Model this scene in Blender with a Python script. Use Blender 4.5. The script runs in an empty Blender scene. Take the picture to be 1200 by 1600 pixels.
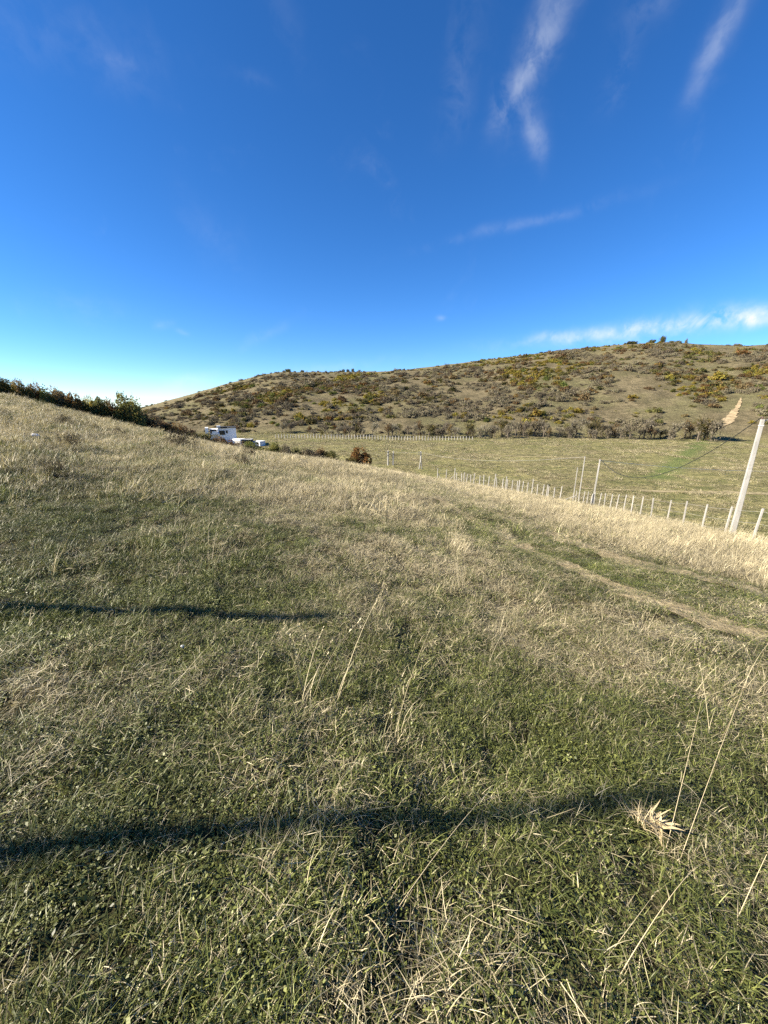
import bpy, math, random
import numpy as np
from mathutils import Vector

# ------------------------------------------------------------------ camera, sky, sun, exposure
SC = bpy.context.scene
PITCH = math.radians(15.8)
CT, ST = math.cos(PITCH), math.sin(PITCH)
EYE = 1.6                                   # the eye is the origin, the ground at the feet is z = -EYE
cd = bpy.data.cameras.new('camera'); cam = bpy.data.objects.new('camera', cd)
SC.collection.objects.link(cam); SC.camera = cam
cd.sensor_fit = 'HORIZONTAL'; cd.sensor_width = 36.0; cd.lens = 18.0
cd.clip_start = 0.05; cd.clip_end = 9000
cam.location = (0, 0, 0); cam.rotation_euler = (math.radians(90) - PITCH, 0, 0)

SUN_EL = math.radians(29.0)
SUN_AZ = math.radians(-98.5)                # measured from +Y towards +X: left and a little behind the camera
sun_dir = Vector((math.sin(SUN_AZ) * math.cos(SUN_EL), math.cos(SUN_AZ) * math.cos(SUN_EL), math.sin(SUN_EL)))
sl = bpy.data.lights.new('sun', 'SUN'); sl.energy = 5.0; sl.angle = math.radians(0.53); sl.color = (1.0, 0.90, 0.73)
so = bpy.data.objects.new('sun', sl); SC.collection.objects.link(so)
so.rotation_euler = sun_dir.to_track_quat('Z', 'Y').to_euler()

SC.view_settings.view_transform = 'Standard'; SC.view_settings.look = 'None'
SC.view_settings.gamma = 1.0; SC.view_settings.use_curve_mapping = False
SC.view_settings.exposure = 1.78
SC.cycles.use_denoising = False
SC.cycles.max_bounces = 4; SC.cycles.diffuse_bounces = 2; SC.cycles.glossy_bounces = 1; SC.cycles.transmission_bounces = 2
SC.cycles.use_adaptive_sampling = True; SC.cycles.adaptive_threshold = 0.015
SC.cycles.transparent_max_bounces = 4


def pix(u, v):
    """photo pixel (1200 x 1600) -> direction (x, y, z) with unit depth along the lens axis"""
    xc = (u - 600.0) / 600.0; yc = (v - 800.0) / 600.0
    return np.array([xc, CT - yc * ST, -yc * CT - ST])


class NT:
    """tiny helper to write shader graphs"""
    def __init__(s, tree): s.t = tree; s.n = tree.nodes; s.l = tree.links
    def put(s, sock, val):
        if val is None: return
        if hasattr(val, 'is_linked') or isinstance(val, bpy.types.NodeSocket): s.l.new(val, sock)
        else: sock.default_value = val
    def math(s, op, a, b=None, c=None, clamp=False):
        n = s.n.new('ShaderNodeMath'); n.operation = op; n.use_clamp = clamp
        for i, x in enumerate((a, b, c)): s.put(n.inputs[i], x)
        return n.outputs[0]
    def vmath(s, op, a, b=None):
        n = s.n.new('ShaderNodeVectorMath'); n.operation = op
        s.put(n.inputs[0], a)
        if b is not None: s.put(n.inputs[1], b)
        return n.outputs['Value'] if op in ('DOT_PRODUCT', 'LENGTH') else n.outputs[0]
    def noise(s, vec, scale, detail=3.0, rough=0.55, dist=0.0):
        n = s.n.new('ShaderNodeTexNoise'); s.put(n.inputs['Vector'], vec)
        n.inputs['Scale'].default_value = scale; n.inputs['Detail'].default_value = detail
        n.inputs['Roughness'].default_value = rough; n.inputs['Distortion'].default_value = dist
        return n.outputs['Fac']
    def ramp(s, fac, a, b, c0=0.0, c1=1.0, smooth=True):
        n = s.n.new('ShaderNodeMapRange'); n.interpolation_type = 'SMOOTHSTEP' if smooth else 'LINEAR'
        s.put(n.inputs['Value'], fac)
        for k, x in (('From Min', a), ('From Max', b), ('To Min', c0), ('To Max', c1)): n.inputs[k].default_value = x
        return n.outputs[0]
    def mix(s, fac, a, b, mode='MIX'):
        n = s.n.new('ShaderNodeMix'); n.data_type = 'RGBA'; n.blend_type = mode
        s.put(n.inputs[0], fac)
        for i, x in ((6, a), (7, b)):
            if isinstance(x, (tuple, list)): n.inputs[i].default_value = tuple(x)[:3] + (1.0,)
            else: s.put(n.inputs[i], x)
        return n.outputs[2]
    def attr(s, name, kind='GEOMETRY', out='Fac'):
        n = s.n.new('ShaderNodeAttribute'); n.attribute_name = name; n.attribute_type = kind
        return n.outputs[out]


# ---- world: Nishita sky with thin cirrus wisps
W = bpy.data.worlds.new('World'); SC.world = W; W.use_nodes = True
wt = NT(W.node_tree); wt.n.clear()
sky = wt.n.new('ShaderNodeTexSky'); sky.sky_type = 'NISHITA'; sky.sun_disc = False
sky.sun_elevation = SUN_EL; sky.sun_rotation = SUN_AZ
sky.altitude = 2600; sky.air_density = 1.0; sky.dust_density = 0.0; sky.ozone_density = 6.0
hs = wt.n.new('ShaderNodeHueSaturation'); hs.inputs['Saturation'].default_value = 1.17; hs.inputs['Hue'].default_value = 0.504
wt.l.new(sky.outputs[0], hs.inputs['Color'])
tc = wt.n.new('ShaderNodeTexCoord'); D = tc.outputs['Generated']
CLOUDS = [  # u, v, half length, half width, direction (du, dv), opacity
    (852, 55, 95, 34, (-62, 150), 0.55), (812, 135, 52, 26, (-30, 60), 0.55), (843, 198, 44, 18, (5, 40), 0.5),
    (715, 115, 85, 32, (-20, 80), 0.2), (1128, 50, 75, 24, (-40, 90), 0.5), (968, 125, 40, 18, (-15, 40), 0.24),
    (1012, 10, 48, 30, (-30, 40), 0.3), (815, 348, 150, 9, (260, -68), 0.24), (1010, 516, 205, 15, (300, -30), 2.4),
    (1185, 488, 110, 20, (120, -12), 2.4), (258, 508, 18, 8, (20, -6), 0.5), (285, 517, 11, 5, (20, 5), 0.3),
    (410, 526, 58, 9, (60, -28), 0.2), (275, 612, 75, 16, (80, -30), 0.5), (330, 370, 70, 40, (30, 40), 0.08),
    (130, 480, 90, 22, (90, 10), 0.14), (120, 60, 150, 50, (100, 30), 0.13), (440, 20, 60, 25, (30, 60), 0.08),
    (395, 128, 36, 12, (40, 10), 0.1), (190, 92, 36, 10, (40, 12), 0.12), (690, 498, 7, 4, (10, 2), 0.4), (520, 575, 120, 9, (90, -14), 0.2)]
n1 = wt.noise(D, 7.0, 4.0, 0.6, 0.6)
n2 = wt.noise(D, 26.0, 5.0, 0.62, 0.4)
wob = wt.n.new('ShaderNodeTexNoise'); wob.inputs['Scale'].default_value = 9.0; wob.inputs['Detail'].default_value = 4.0
wt.l.new(D, wob.inputs['Vector'])
wobv = wt.vmath('SUBTRACT', wob.outputs['Color'], (0.5, 0.5, 0.5))
total = None
for (u, v, hl, hw, (du, dv), op) in CLOUDS:
    c = pix(u, v); c /= np.linalg.norm(c)
    e = pix(u + du * 0.1, v + dv * 0.1); e /= np.linalg.norm(e)
    a = e - c; a -= c * a.dot(c); a /= np.linalg.norm(a); b = np.cross(c, a)
    px = np.linalg.norm(np.cross(c, (lambda q: q / np.linalg.norm(q))(pix(u + 1, v))))      # radians per pixel here
    pw = wt.vmath('ADD', D, wt.vmath('MULTIPLY', wobv, (hw * px * 3.2,) * 3))
    ca = wt.math('DIVIDE', wt.vmath('DOT_PRODUCT', pw, tuple(a)), float(hl * px))
    cb = wt.math('DIVIDE', wt.vmath('DOT_PRODUCT', pw, tuple(b)), float(hw * px))
    q = wt.math('ADD', wt.math('MULTIPLY', ca, ca), wt.math('MULTIPLY', cb, cb))
    m = wt.math('MULTIPLY', wt.math('EXPONENT', wt.math('MULTIPLY', q, -1.4)), op * 0.31)
    m = wt.math('MULTIPLY', m, wt.ramp(wt.vmath('DOT_PRODUCT', D, tuple(c)), 0.2, 0.4))
    total = m if total is None else wt.math('ADD', total, m)
tex = wt.math('ADD', wt.ramp(n1, 0.35, 0.62, 0.25, 1.0), wt.ramp(n2, 0.36, 0.64, -0.3, 0.35))
veil = wt.math('MULTIPLY', wt.ramp(n1, 0.55, 0.85, 0.0, 0.06), wt.ramp(n2, 0.35, 0.75))
cl = wt.math('ADD', wt.math('MULTIPLY', total, tex), veil, clamp=True)
cloudcol = wt.mix(cl, hs.outputs[0], (4.6, 4.85, 5.2))
bg = wt.n.new('ShaderNodeBackground'); bg.inputs['Strength'].default_value = 0.064
wt.l.new(cloudcol, bg.inputs['Color'])
wo = wt.n.new('ShaderNodeOutputWorld'); wt.l.new(bg.outputs[0], wo.inputs['Surface'])

# ------------------------------------------------------------------ helpers
rng = np.random.default_rng(11)
random.seed(5)


def tag(o, label=None, cat=None, group=None, kind=None):
    if label: o['label'] = label
    if cat: o['category'] = cat
    if group: o['group'] = group
    if kind: o['kind'] = kind
    return o


def link(o, parent=None):
    SC.collection.objects.link(o)
    if parent: o.parent = parent
    return o


def empty(name, loc, rz=0.0):
    o = bpy.data.objects.new(name, None); link(o); o.location = loc; o.rotation_euler = (0, 0, rz)
    o.empty_display_size = 0.2
    return o


def mesh_np(name, verts, faces, mats=(), smooth=False):
    """verts (n,3), faces (m,k) int array of one face size"""
    me = bpy.data.meshes.new(name)
    verts = np.asarray(verts, np.float32); faces = np.asarray(faces, np.int32)
    me.vertices.add(len(verts)); me.vertices.foreach_set('co', verts.ravel())
    k = faces.shape[1]; nf = len(faces)
    me.loops.add(nf * k); me.loops.foreach_set('vertex_index', faces.ravel())
    me.polygons.add(nf); me.polygons.foreach_set('loop_start', np.arange(0, nf * k, k, dtype=np.int32))
    if smooth: me.polygons.foreach_set('use_smooth', np.ones(nf, dtype=bool))
    me.update(calc_edges=True)
    for m in mats: me.materials.append(m)
    return me


def fattr(me, name, data, domain='POINT', typ='FLOAT'):
    a = me.attributes.new(name, typ, domain)
    a.data.foreach_set('vector' if typ == 'FLOAT_VECTOR' else 'value', np.ascontiguousarray(data).ravel())


class MB:
    """collects boxes, prisms and tubes of ONE part"""
    def __init__(s): s.v = []; s.f = []
    def raw(s, v, f):
        b = len(s.v); s.v += [tuple(map(float, p)) for p in v]; s.f += [tuple(b + i for i in q) for q in f]
    def box(s, x0, x1, y0, y1, z0, z1):
        s.raw([(x0, y0, z0), (x1, y0, z0), (x1, y1, z0), (x0, y1, z0), (x0, y0, z1), (x1, y0, z1), (x1, y1, z1), (x0, y1, z1)],
              [(0, 3, 2, 1), (4, 5, 6, 7), (0, 1, 5, 4), (1, 2, 6, 5), (2, 3, 7, 6), (3, 0, 4, 7)])
    def taper(s, p, q, a, b, ch=0.18, rz=0.0):
        """square pole with chamfered corners from p (half width a) to q (half width b)"""
        p = np.array(p, float); q = np.array(q, float)
        ring = []
        for (sx, sy) in ((1, 1), (-1, 1), (-1, -1), (1, -1)):
            ring += [(sx, sy * (1 - ch)), (sx * (1 - ch), sy)] if sx * sy > 0 else [(sx * (1 - ch), sy), (sx, sy * (1 - ch))]
        ring = np.array(ring); ct, st = math.cos(rz), math.sin(rz)
        ring = ring @ np.array([[ct, st], [-st, ct]])
        v = []
        for c, h in ((p, a), (q, b)):
            v += [(c[0] + h * r[0], c[1] + h * r[1], c[2]) for r in ring]
        s.raw(v, [(i, (i + 1) % 8, 8 + (i + 1) % 8, 8 + i) for i in range(8)] + [tuple(range(8, 16)), tuple(range(7, -1, -1))])
    def tube(s, pts, r0, r1=None, n=6):
        r1 = r0 if r1 is None else r1
        pts = [np.array(p, float) for p in pts]; v = []; m = len(pts)
        for i, p in enumerate(pts):
            d = pts[min(i + 1, m - 1)] - pts[max(i - 1, 0)]; d /= (np.linalg.norm(d) + 1e-9)
            u = np.cross(d, (0, 0, 1)) if abs(d[2]) < 0.95 else np.cross(d, (1, 0, 0))
            u /= np.linalg.norm(u); w = np.cross(d, u); r = r0 + (r1 - r0) * i / max(m - 1, 1)
            v += [p + r * (u * math.cos(6.2832 * k / n) + w * math.sin(6.2832 * k / n)) for k in range(n)]
        f = [(i * n + k, i * n + (k + 1) % n, (i + 1) * n + (k + 1) % n, (i + 1) * n + k) for i in range(m - 1) for k in range(n)]
        f += [tuple(range(n - 1, -1, -1)), tuple(range((m - 1) * n, m * n))]
        s.raw(v, f)
    def mesh(s, name, mat):
        me = bpy.data.meshes.new(name); me.from_pydata(s.v, [], s.f); me.update(); me.materials.append(mat); return me
    def build(s, name, mat, parent=None):
        return link(bpy.data.objects.new(name, s.mesh(name, mat)), parent)


def lattice(ix, iy, seed):
    n = (ix.astype(np.int64) * 374761393 + iy.astype(np.int64) * 668265263 + seed * 974634413) & 0x7fffffff
    n = ((n ^ (n >> 13)) * 1274126177) & 0x7fffffff
    n = (n ^ (n >> 16)) & 0xffff
    return n / 65535.0


def vnoise(x, y, seed=0):
    x = np.asarray(x, float); y = np.asarray(y, float)
    ix = np.floor(x); iy = np.floor(y); fx = x - ix; fy = y - iy
    fx = fx * fx * (3 - 2 * fx); fy = fy * fy * (3 - 2 * fy)
    a = lattice(ix, iy, seed); b = lattice(ix + 1, iy, seed); c = lattice(ix, iy + 1, seed); d = lattice(ix + 1, iy + 1, seed)
    return (a * (1 - fx) + b * fx) * (1 - fy) + (c * (1 - fx) + d * fx) * fy


def fbm(x, y, seed=0, oct=4, gain=0.5):
    s = 0; a = 1; t = 0
    for o in range(oct):
        s = s + a * vnoise(np.asarray(x) * 2 ** o + 17.3 * o, np.asarray(y) * 2 ** o - 9.1 * o, seed + o); t += a; a *= gain
    return s / t


def sstep(x, a, b):
    t = np.clip((np.asarray(x, float) - a) / (b - a), 0.0, 1.0); return t * t * (3 - 2 * t)


# ------------------------------------------------------------------ terrain
P_, Q_ = -0.2065, -0.1695                   # the tangent plane of the field's brow
R_DEG = [-180, -120, -70, -45, -30, -15, 0, 13, 20, 24, 27.6, 32.5, 36.7, 41, 45.7, 60, 90, 135, 180]
R_VAL = [60, 60, 66, 68, 66, 66, 66, 66, 62, 58, 51, 40.5, 33.5, 28.5, 25.2, 21, 20, 40, 60]
CREST = [(120, 668), (225, 639), (285, 622), (340, 606), (400, 590), (440, 583), (480, 584), (520, 584), (600, 583), (650, 578), (700, 572),
         (760, 565), (800, 560), (860, 552), (900, 548), (960, 542), (1030, 538), (1100, 541), (1160, 543), (1200, 542)]
BROW = [(0, 611), (60, 628), (100, 638), (150, 650), (190, 659), (225, 667), (270, 678), (330, 691), (385, 702), (410, 706), (520, 719), (600, 734), (700, 751),
        (800, 769), (900, 786), (1000, 806), (1100, 827), (1200, 851)]


def slopes(tab):
    a = []; b = []
    for (u, v) in tab:
        d = pix(u, v); a.append(math.degrees(math.atan2(d[0], d[1]))); b.append(d[2] / math.hypot(d[0], d[1]))
    return a, b


cphi, cslope = slopes(CREST); bphi, bslope = slopes(BROW)
bphi = [-180, -120, -75] + bphi + [60, 90, 135, 180]; bslope = [0.05, 0.06, 0.05] + bslope + [-0.28, -0.22, -0.02, 0.05]
cphi = [-180, -90] + cphi + [75, 110, 180]; cslope = [-0.03, -0.03] + cslope + [0.10, 0.02, -0.03]
RB_DEG = [-180, -40, -18, 0, 20, 42, 60, 180]
RB_VAL = [260, 240, 200, 178, 186, 215, 230, 260]
CREST_R = 480.0


PH = np.arange(-180, 180.01, 0.25)


def smooth_table(deg, val, sig=2.0):
    t = np.interp(PH, deg, val); k = np.exp(-0.5 * (np.arange(-40, 41) * 0.25 / sig) ** 2); k /= k.sum()
    return np.convolve(np.concatenate([t[-41:-1], t, t[1:41]]), k, 'valid')


R_DEG, R_VAL = PH, smooth_table(R_DEG, R_VAL, 2.5)
cphi, cslope = PH, smooth_table(cphi, cslope, 0.7)
bphi, bslope = PH, smooth_table(bphi, bslope, 1.2)
RB_DEG, RB_VAL = PH, smooth_table(RB_DEG, RB_VAL, 4.0)


def height(x, y):
    x = np.asarray(x, float); y = np.asarray(y, float)
    r = np.hypot(x, y) + 1e-6; ph = np.degrees(np.arctan2(x, y))
    s = np.interp(ph, bphi, bslope)
    R = np.interp(ph, R_DEG, R_VAL)
    u = r / R
    d0 = (s * r - (-0.06 * x - 0.06 * y)) / r * R
    d0 = -4.16 + np.logaddexp(0, (d0 + 4.16) / 1.2) * 1.2; d0 = 4.0 - np.logaddexp(0, (4.0 - d0) / 1.2) * 1.2
    c = 2 + d0 / 1.6
    d = EYE * (1 - u) ** 2 * (1 + c * u)
    w = r - R
    d = np.where(u < 1, d, 0.006 * np.clip(w, 0, 1e9) ** 2)
    field = s * r - d - 0.32 * sstep(u, 0.2, 1.0)
    bump = (fbm(x * 0.9, y * 0.9, 3, 3) - 0.5) * 0.10 + (fbm(x * 3.6, y * 3.6, 13, 2) - 0.5) * 0.075 * (1 - sstep(r, 8, 20)) + (fbm(x * 0.18, y * 0.18, 9, 3) - 0.5) * 0.28 * sstep(r, 2, 14)
    field = field + bump
    zv = -15.4 + 0.006 * (r - 80) + (fbm(x / 22, y / 22, 21, 4) - 0.5) * 1.0
    sc_ = np.interp(ph, cphi, cslope); rb = np.interp(ph, RB_DEG, RB_VAL)
    zb = -15.4 + 0.006 * (rb - 80); zc = sc_ * CREST_R
    w = np.clip((r - rb) / (CREST_R - rb), 0, 1)
    prof = 0.45 * np.sin(w * math.pi / 2) + 0.55 * w
    hill = (zc - zb) * prof
    far = r > CREST_R
    fall = np.where(far, 0.05 * (r - CREST_R) + 0.0006 * np.clip(r - CREST_R, 0, 150) ** 2, 0)
    gull = (fbm(x / 55, y / 55, 31, 4) - 0.5) * 9 * np.sin(w * math.pi) + (fbm(x / 14, y / 14, 35, 3) - 0.5) * 1.6 * sstep(w, 0.0, 0.15)
    base = np.maximum(zv + hill + gull - fall, -40 - 0.002 * r)
    k = 1.6
    m = np.maximum(field, base)
    return m + k * np.exp(-np.abs(field - base) / k) * 0.25


def hit(u, v, tmin=0.5):
    d = pix(u, v); hl = math.hypot(d[0], d[1])
    t = np.geomspace(tmin, 900, 6000)
    below = d[2] * t < height(d[0] * t, d[1] * t)
    i = int(np.argmax(below)) if below.any() else len(t) - 1
    return np.array([d[0] * t[i], d[1] * t[i], height(d[0] * t[i], d[1] * t[i])])


def ground(x, y): return float(height(np.array([x]), np.array([y]))[0])


# track ruts, dirt road, hillside scar: plan polylines from where they lie on the ground
RUT_A = [hit(*p) for p in ((640, 741), (700, 764), (760, 793), (820, 822), (900, 851), (1000, 884), (1100, 906), (1195, 930))]
RUT_B = [hit(*p) for p in ((640, 752), (700, 788), (760, 826), (840, 866), (930, 908), (1020, 940), (1090, 967), (1150, 988), (1195, 1004))]


def dist_poly(x, y, pts):
    x = np.asarray(x, float); y = np.asarray(y, float); best = np.full(x.shape, 1e9)
    for a, b in zip(pts[:-1], pts[1:]):
        ax, ay, bx, by = a[0], a[1], b[0], b[1]; L = (bx - ax) ** 2 + (by - ay) ** 2 + 1e-9
        t = np.clip(((x - ax) * (bx - ax) + (y - ay) * (by - ay)) / L, 0, 1)
        best = np.minimum(best, np.hypot(x - ax - t * (bx - ax), y - ay - t * (by - ay)))
    return best


GREEN = [hit(*p) for p in ((1112, 672), (1095, 692), (1060, 720), (1028, 746))]


def dryness(x, y):
    """share of bleached blades, 0..1"""
    r = np.hypot(x, y); ph = np.degrees(np.arctan2(x, y))
    base = 0.27 + 0.10 * sstep(r, 1.5, 4) + 0.10 * sstep(r, 4, 12) + 0.16 * sstep(r, 12, 30)
    base = base + 0.26 * sstep(ph, -30, 12) * sstep(r, 1.9, 4) - 0.12 * sstep(-ph, 15, 45) * (1 - sstep(r, 8, 25))
    n = fbm(x * 0.55, y * 0.55, 41, 4) - 0.5; n2 = fbm(x * 1.9, y * 1.9, 47, 3) - 0.5
    base = base + 0.85 * n + 0.6 * n2
    da = dist_poly(x, y, RUT_A); db = dist_poly(x, y, RUT_B)
    right = sstep((x - 1.0) - 0.10 * y, 0.0, 0.1)
    # pale tall straw between the track and the fence
    strip = strip_mask(x, y)
    base = base * (1 - strip) + (0.80 + 0.45 * n) * strip
    mid = np.exp(-(np.minimum(da, db) / 0.9) ** 2) * (1 - strip)
    base = base - 0.42 * mid
    rut = np.exp(-(da / 0.26) ** 2); base = np.maximum(base, 0.9 * rut)
    rutb = np.exp(-(db / 0.22) ** 2) * 0.8; base = np.maximum(base, rutb * sstep(fbm(x * 1.2, y * 1.2, 5, 2), 0.35, 0.6))
    return np.clip(base, 0.03, 0.98)


def strip_mask(x, y):
    """tall bleached grass: beyond rut A towards the fence, and along the brow of the field"""
    a = np.array([[p[0], p[1]] for p in RUT_A]); o = np.argsort(a[:, 1])
    xr = np.interp(y, a[o, 1], a[o, 0])
    m = sstep(x - xr, 0.6, 1.3)
    r = np.hypot(x, y); ph = np.degrees(np.arctan2(x, y)); R = np.interp(ph, R_DEG, R_VAL)
    brow = sstep(r / R, 0.22, 0.42) * sstep(ph, -34, -16) * sstep(fbm(x * 0.12, y * 0.12, 77, 3), 0.25, 0.5)
    dt = np.minimum(dist_poly(x, y, RUT_A), dist_poly(x, y, RUT_B))
    return np.clip(np.maximum(m, brow * 0.85 * sstep(dt, 0.9, 2.4)), 0, 1)


# ---- ground mesh: polar sheet out to the horizon
def make_ground(mat):
    ang = np.concatenate([np.arange(-72, 72.01, 0.4), np.arange(75, 287, 3.0)])
    ang = np.radians(ang); na = len(ang)
    rad = np.concatenate([np.geomspace(0.25, 60, 150), np.geomspace(61, 520, 150), np.geomspace(540, 6000, 24)])
    A, Rr = np.meshgrid(ang, rad)
    x = (np.sin(A) * Rr).ravel(); y = (np.cos(A) * Rr).ravel()
    z = height(x, y)
    n = len(rad)
    V = np.column_stack([x, y, z]); V = np.vstack([V, [[0, 0, ground(0, 0)]]])
    i, j = np.meshgrid(np.arange(n - 1), np.arange(na), indexing='ij')
    j2 = (j + 1) % na
    F = np.stack([i * na + j, i * na + j2, (i + 1) * na + j2, (i + 1) * na + j], -1).reshape(-1, 4)
    jj = np.arange(na); C = len(V) - 1
    F = np.vstack([F, np.stack([np.full(na, C), (jj + 1) % na, jj, jj], -1)[:0]])
    me = mesh_np('ground', V, F, (mat,), smooth=True)
    xx, yy = V[:, 0], V[:, 1]; r = np.hypot(xx, yy); ph = np.degrees(np.arctan2(xx, yy))
    R = np.interp(ph, R_DEG, R_VAL); rb = np.interp(ph, RB_DEG, RB_VAL)
    fattr(me, 'valley', sstep(r - R, 2, 12)); fattr(me, 'hill', sstep(r - rb, -8, 14))
    fattr(me, 'dry', np.where(r < 90, dryness(xx, yy), 0.5).astype(np.float32))
    fattr(me, 'strip', np.exp(-(dist_poly(xx, yy, GREEN) / 2.8) ** 2).astype(np.float32))
    fattr(me, 'crest', sstep((r - rb) / (CREST_R - rb), 0.55, 0.95))
    o = link(bpy.data.objects.new('ground', me)); o['kind'] = 'structure'
    o['label'] = 'grassy sloping field, valley meadow and far hillside'
    return o


def material(name):
    m = bpy.data.materials.new(name); m.use_nodes = True; t = NT(m.node_tree); t.n.clear()
    out = t.n.new('ShaderNodeOutputMaterial')
    return m, t, out


def principled(t, out, col, rough=0.8, spec=0.2, bump=None, bstr=0.3, bdist=0.05):
    b = t.n.new('ShaderNodeBsdfPrincipled'); b.inputs['Roughness'].default_value = rough
    b.inputs['Specular IOR Level'].default_value = spec
    if isinstance(col, tuple): b.inputs['Base Color'].default_value = col[:3] + (1,)
    else: t.l.new(col, b.inputs['Base Color'])
    if bump is not None:
        bn = t.n.new('ShaderNodeBump'); bn.inputs['Strength'].default_value = bstr; bn.inputs['Distance'].default_value = bdist
        t.l.new(bump, bn.inputs['Height']); t.l.new(bn.outputs[0], b.inputs['Normal'])
    t.l.new(b.outputs[0], out.inputs['Surface'])
    return b


def ground_material():
    m, t, out = material('meadow_ground')
    g = t.n.new('ShaderNodeNewGeometry'); P = g.outputs['Position']
    flat = t.vmath('MULTIPLY', P, (1, 1, 0.3))
    nf = t.noise(P, 14.0, 5, 0.65); nm = t.noise(P, 1.7, 5, 0.6); nb = t.noise(P, 0.25, 4, 0.6)
    # near field soil and thatch
    soil = t.mix(nf, (0.025, 0.022, 0.012), (0.09, 0.072, 0.04))
    soil = t.mix(t.math('MULTIPLY', t.attr('dry'), 0.75), t.mix(nm, (0.03, 0.038, 0.012), (0.06, 0.068, 0.024)), t.mix(nf, (0.16, 0.12, 0.06), (0.36, 0.28, 0.15)))
    soil = t.mix(t.ramp(nf, 0.38, 0.66), (0.025, 0.022, 0.012), soil)
    # valley meadow: olive with straw streaks and grey-brown patches
    s1 = t.noise(t.vmath('MULTIPLY', P, (0.55, 1.0, 1.0)), 0.30, 5, 0.68); s2 = t.noise(t.vmath('MULTIPLY', P, (0.6, 1.3, 1.0)), 0.07, 5, 0.65)
    s3 = t.noise(P, 1.1, 5, 0.7)
    val = t.mix(t.ramp(s1, 0.36, 0.62), (0.108, 0.114, 0.044), (0.26, 0.232, 0.105))
    val = t.mix(t.ramp(s2, 0.44, 0.66), val, t.mix(s3, (0.13, 0.117, 0.065), (0.225, 0.186, 0.104)))
    val = t.mix(t.ramp(s3, 0.30, 0.58), (0.085, 0.082, 0.038), val)
    val = t.mix(t.math('MULTIPLY', t.attr('strip'), 0.75), val, t.mix(s3, (0.075, 0.105, 0.03), (0.13, 0.165, 0.055)))
    # hillside: dry grass between scrub, brown and grey
    h1 = t.noise(t.vmath('MULTIPLY', P, (1, 1, 2.0)), 0.10, 5, 0.65); h2 = t.noise(t.vmath('MULTIPLY', P, (1, 1, 2.2)), 0.45, 5, 0.7); h3 = t.noise(P, 0.028, 3, 0.6)
    hil = t.mix(t.ramp(h1, 0.36, 0.62), (0.092, 0.077, 0.046), (0.170, 0.141, 0.085))
    hil = t.mix(t.ramp(h3, 0.42, 0.64, 0, 0.6), hil, (0.125, 0.125, 0.056))
    hil = t.mix(t.ramp(h2, 0.30, 0.62), (0.075, 0.066, 0.038), hil)
    hil = t.mix(t.ramp(h2, 0.62, 0.76, 0, 0.55), hil, (0.27, 0.235, 0.145))
    hil = t.mix(t.math('MULTIPLY', t.attr('crest'), 0.35), hil, (0.17, 0.145, 0.08))
    col = t.mix(t.attr('valley'), soil, val); col = t.mix(t.attr('hill'), col, hil)
    bh = t.mix(t.attr('valley'), t.math('MULTIPLY', nf, 0.05), t.math('ADD', t.math('MULTIPLY', s3, 0.5), t.math('MULTIPLY', s1, 0.5)))
    principled(t, out, col, 0.95, 0.05, bh, 1.0, 0.9)
    return m


ground_obj = make_ground(ground_material())

# ------------------------------------------------------------------ grass
def grass_material():
    m, t, out = material('grass_blades')
    bd = t.attr('bd'); tip = t.attr('tip'); dry = t.attr('dry', 'INSTANCER'); val = t.attr('val', 'INSTANCER')
    isdry = t.ramp(t.math('SUBTRACT', t.math('ADD', dry, t.math('MULTIPLY', tip, 0.14)), bd), -0.05, 0.07)
    br = t.attr('br')
    green = t.mix(br, (0.033, 0.048, 0.010), (0.205, 0.222, 0.060))
    straw = t.mix(br, (0.160, 0.130, 0.070), (0.66, 0.575, 0.370))
    col = t.mix(isdry, green, straw)
    hsv = t.n.new('ShaderNodeHueSaturation'); t.l.new(col, hsv.inputs['Color']); t.l.new(val, hsv.inputs['Value'])
    col = hsv.outputs[0]
    b = t.n.new('ShaderNodeBsdfPrincipled'); b.inputs['Roughness'].default_value = 0.5; b.inputs['Specular IOR Level'].default_value = 0.35
    t.l.new(col, b.inputs['Base Color'])
    tr = t.n.new('ShaderNodeBsdfTranslucent'); t.l.new(t.mix(1.0, col, (1.0, 1.0, 0.75), 'MULTIPLY'), tr.inputs['Color'])
    mx = t.n.new('ShaderNodeMixShader'); mx.inputs[0].default_value = 0.22
    t.l.new(b.outputs[0], mx.inputs[1]); t.l.new(tr.outputs[0], mx.inputs[2]); t.l.new(mx.outputs[0], out.inputs['Surface'])
    return m


GRASS = grass_material()


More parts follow.
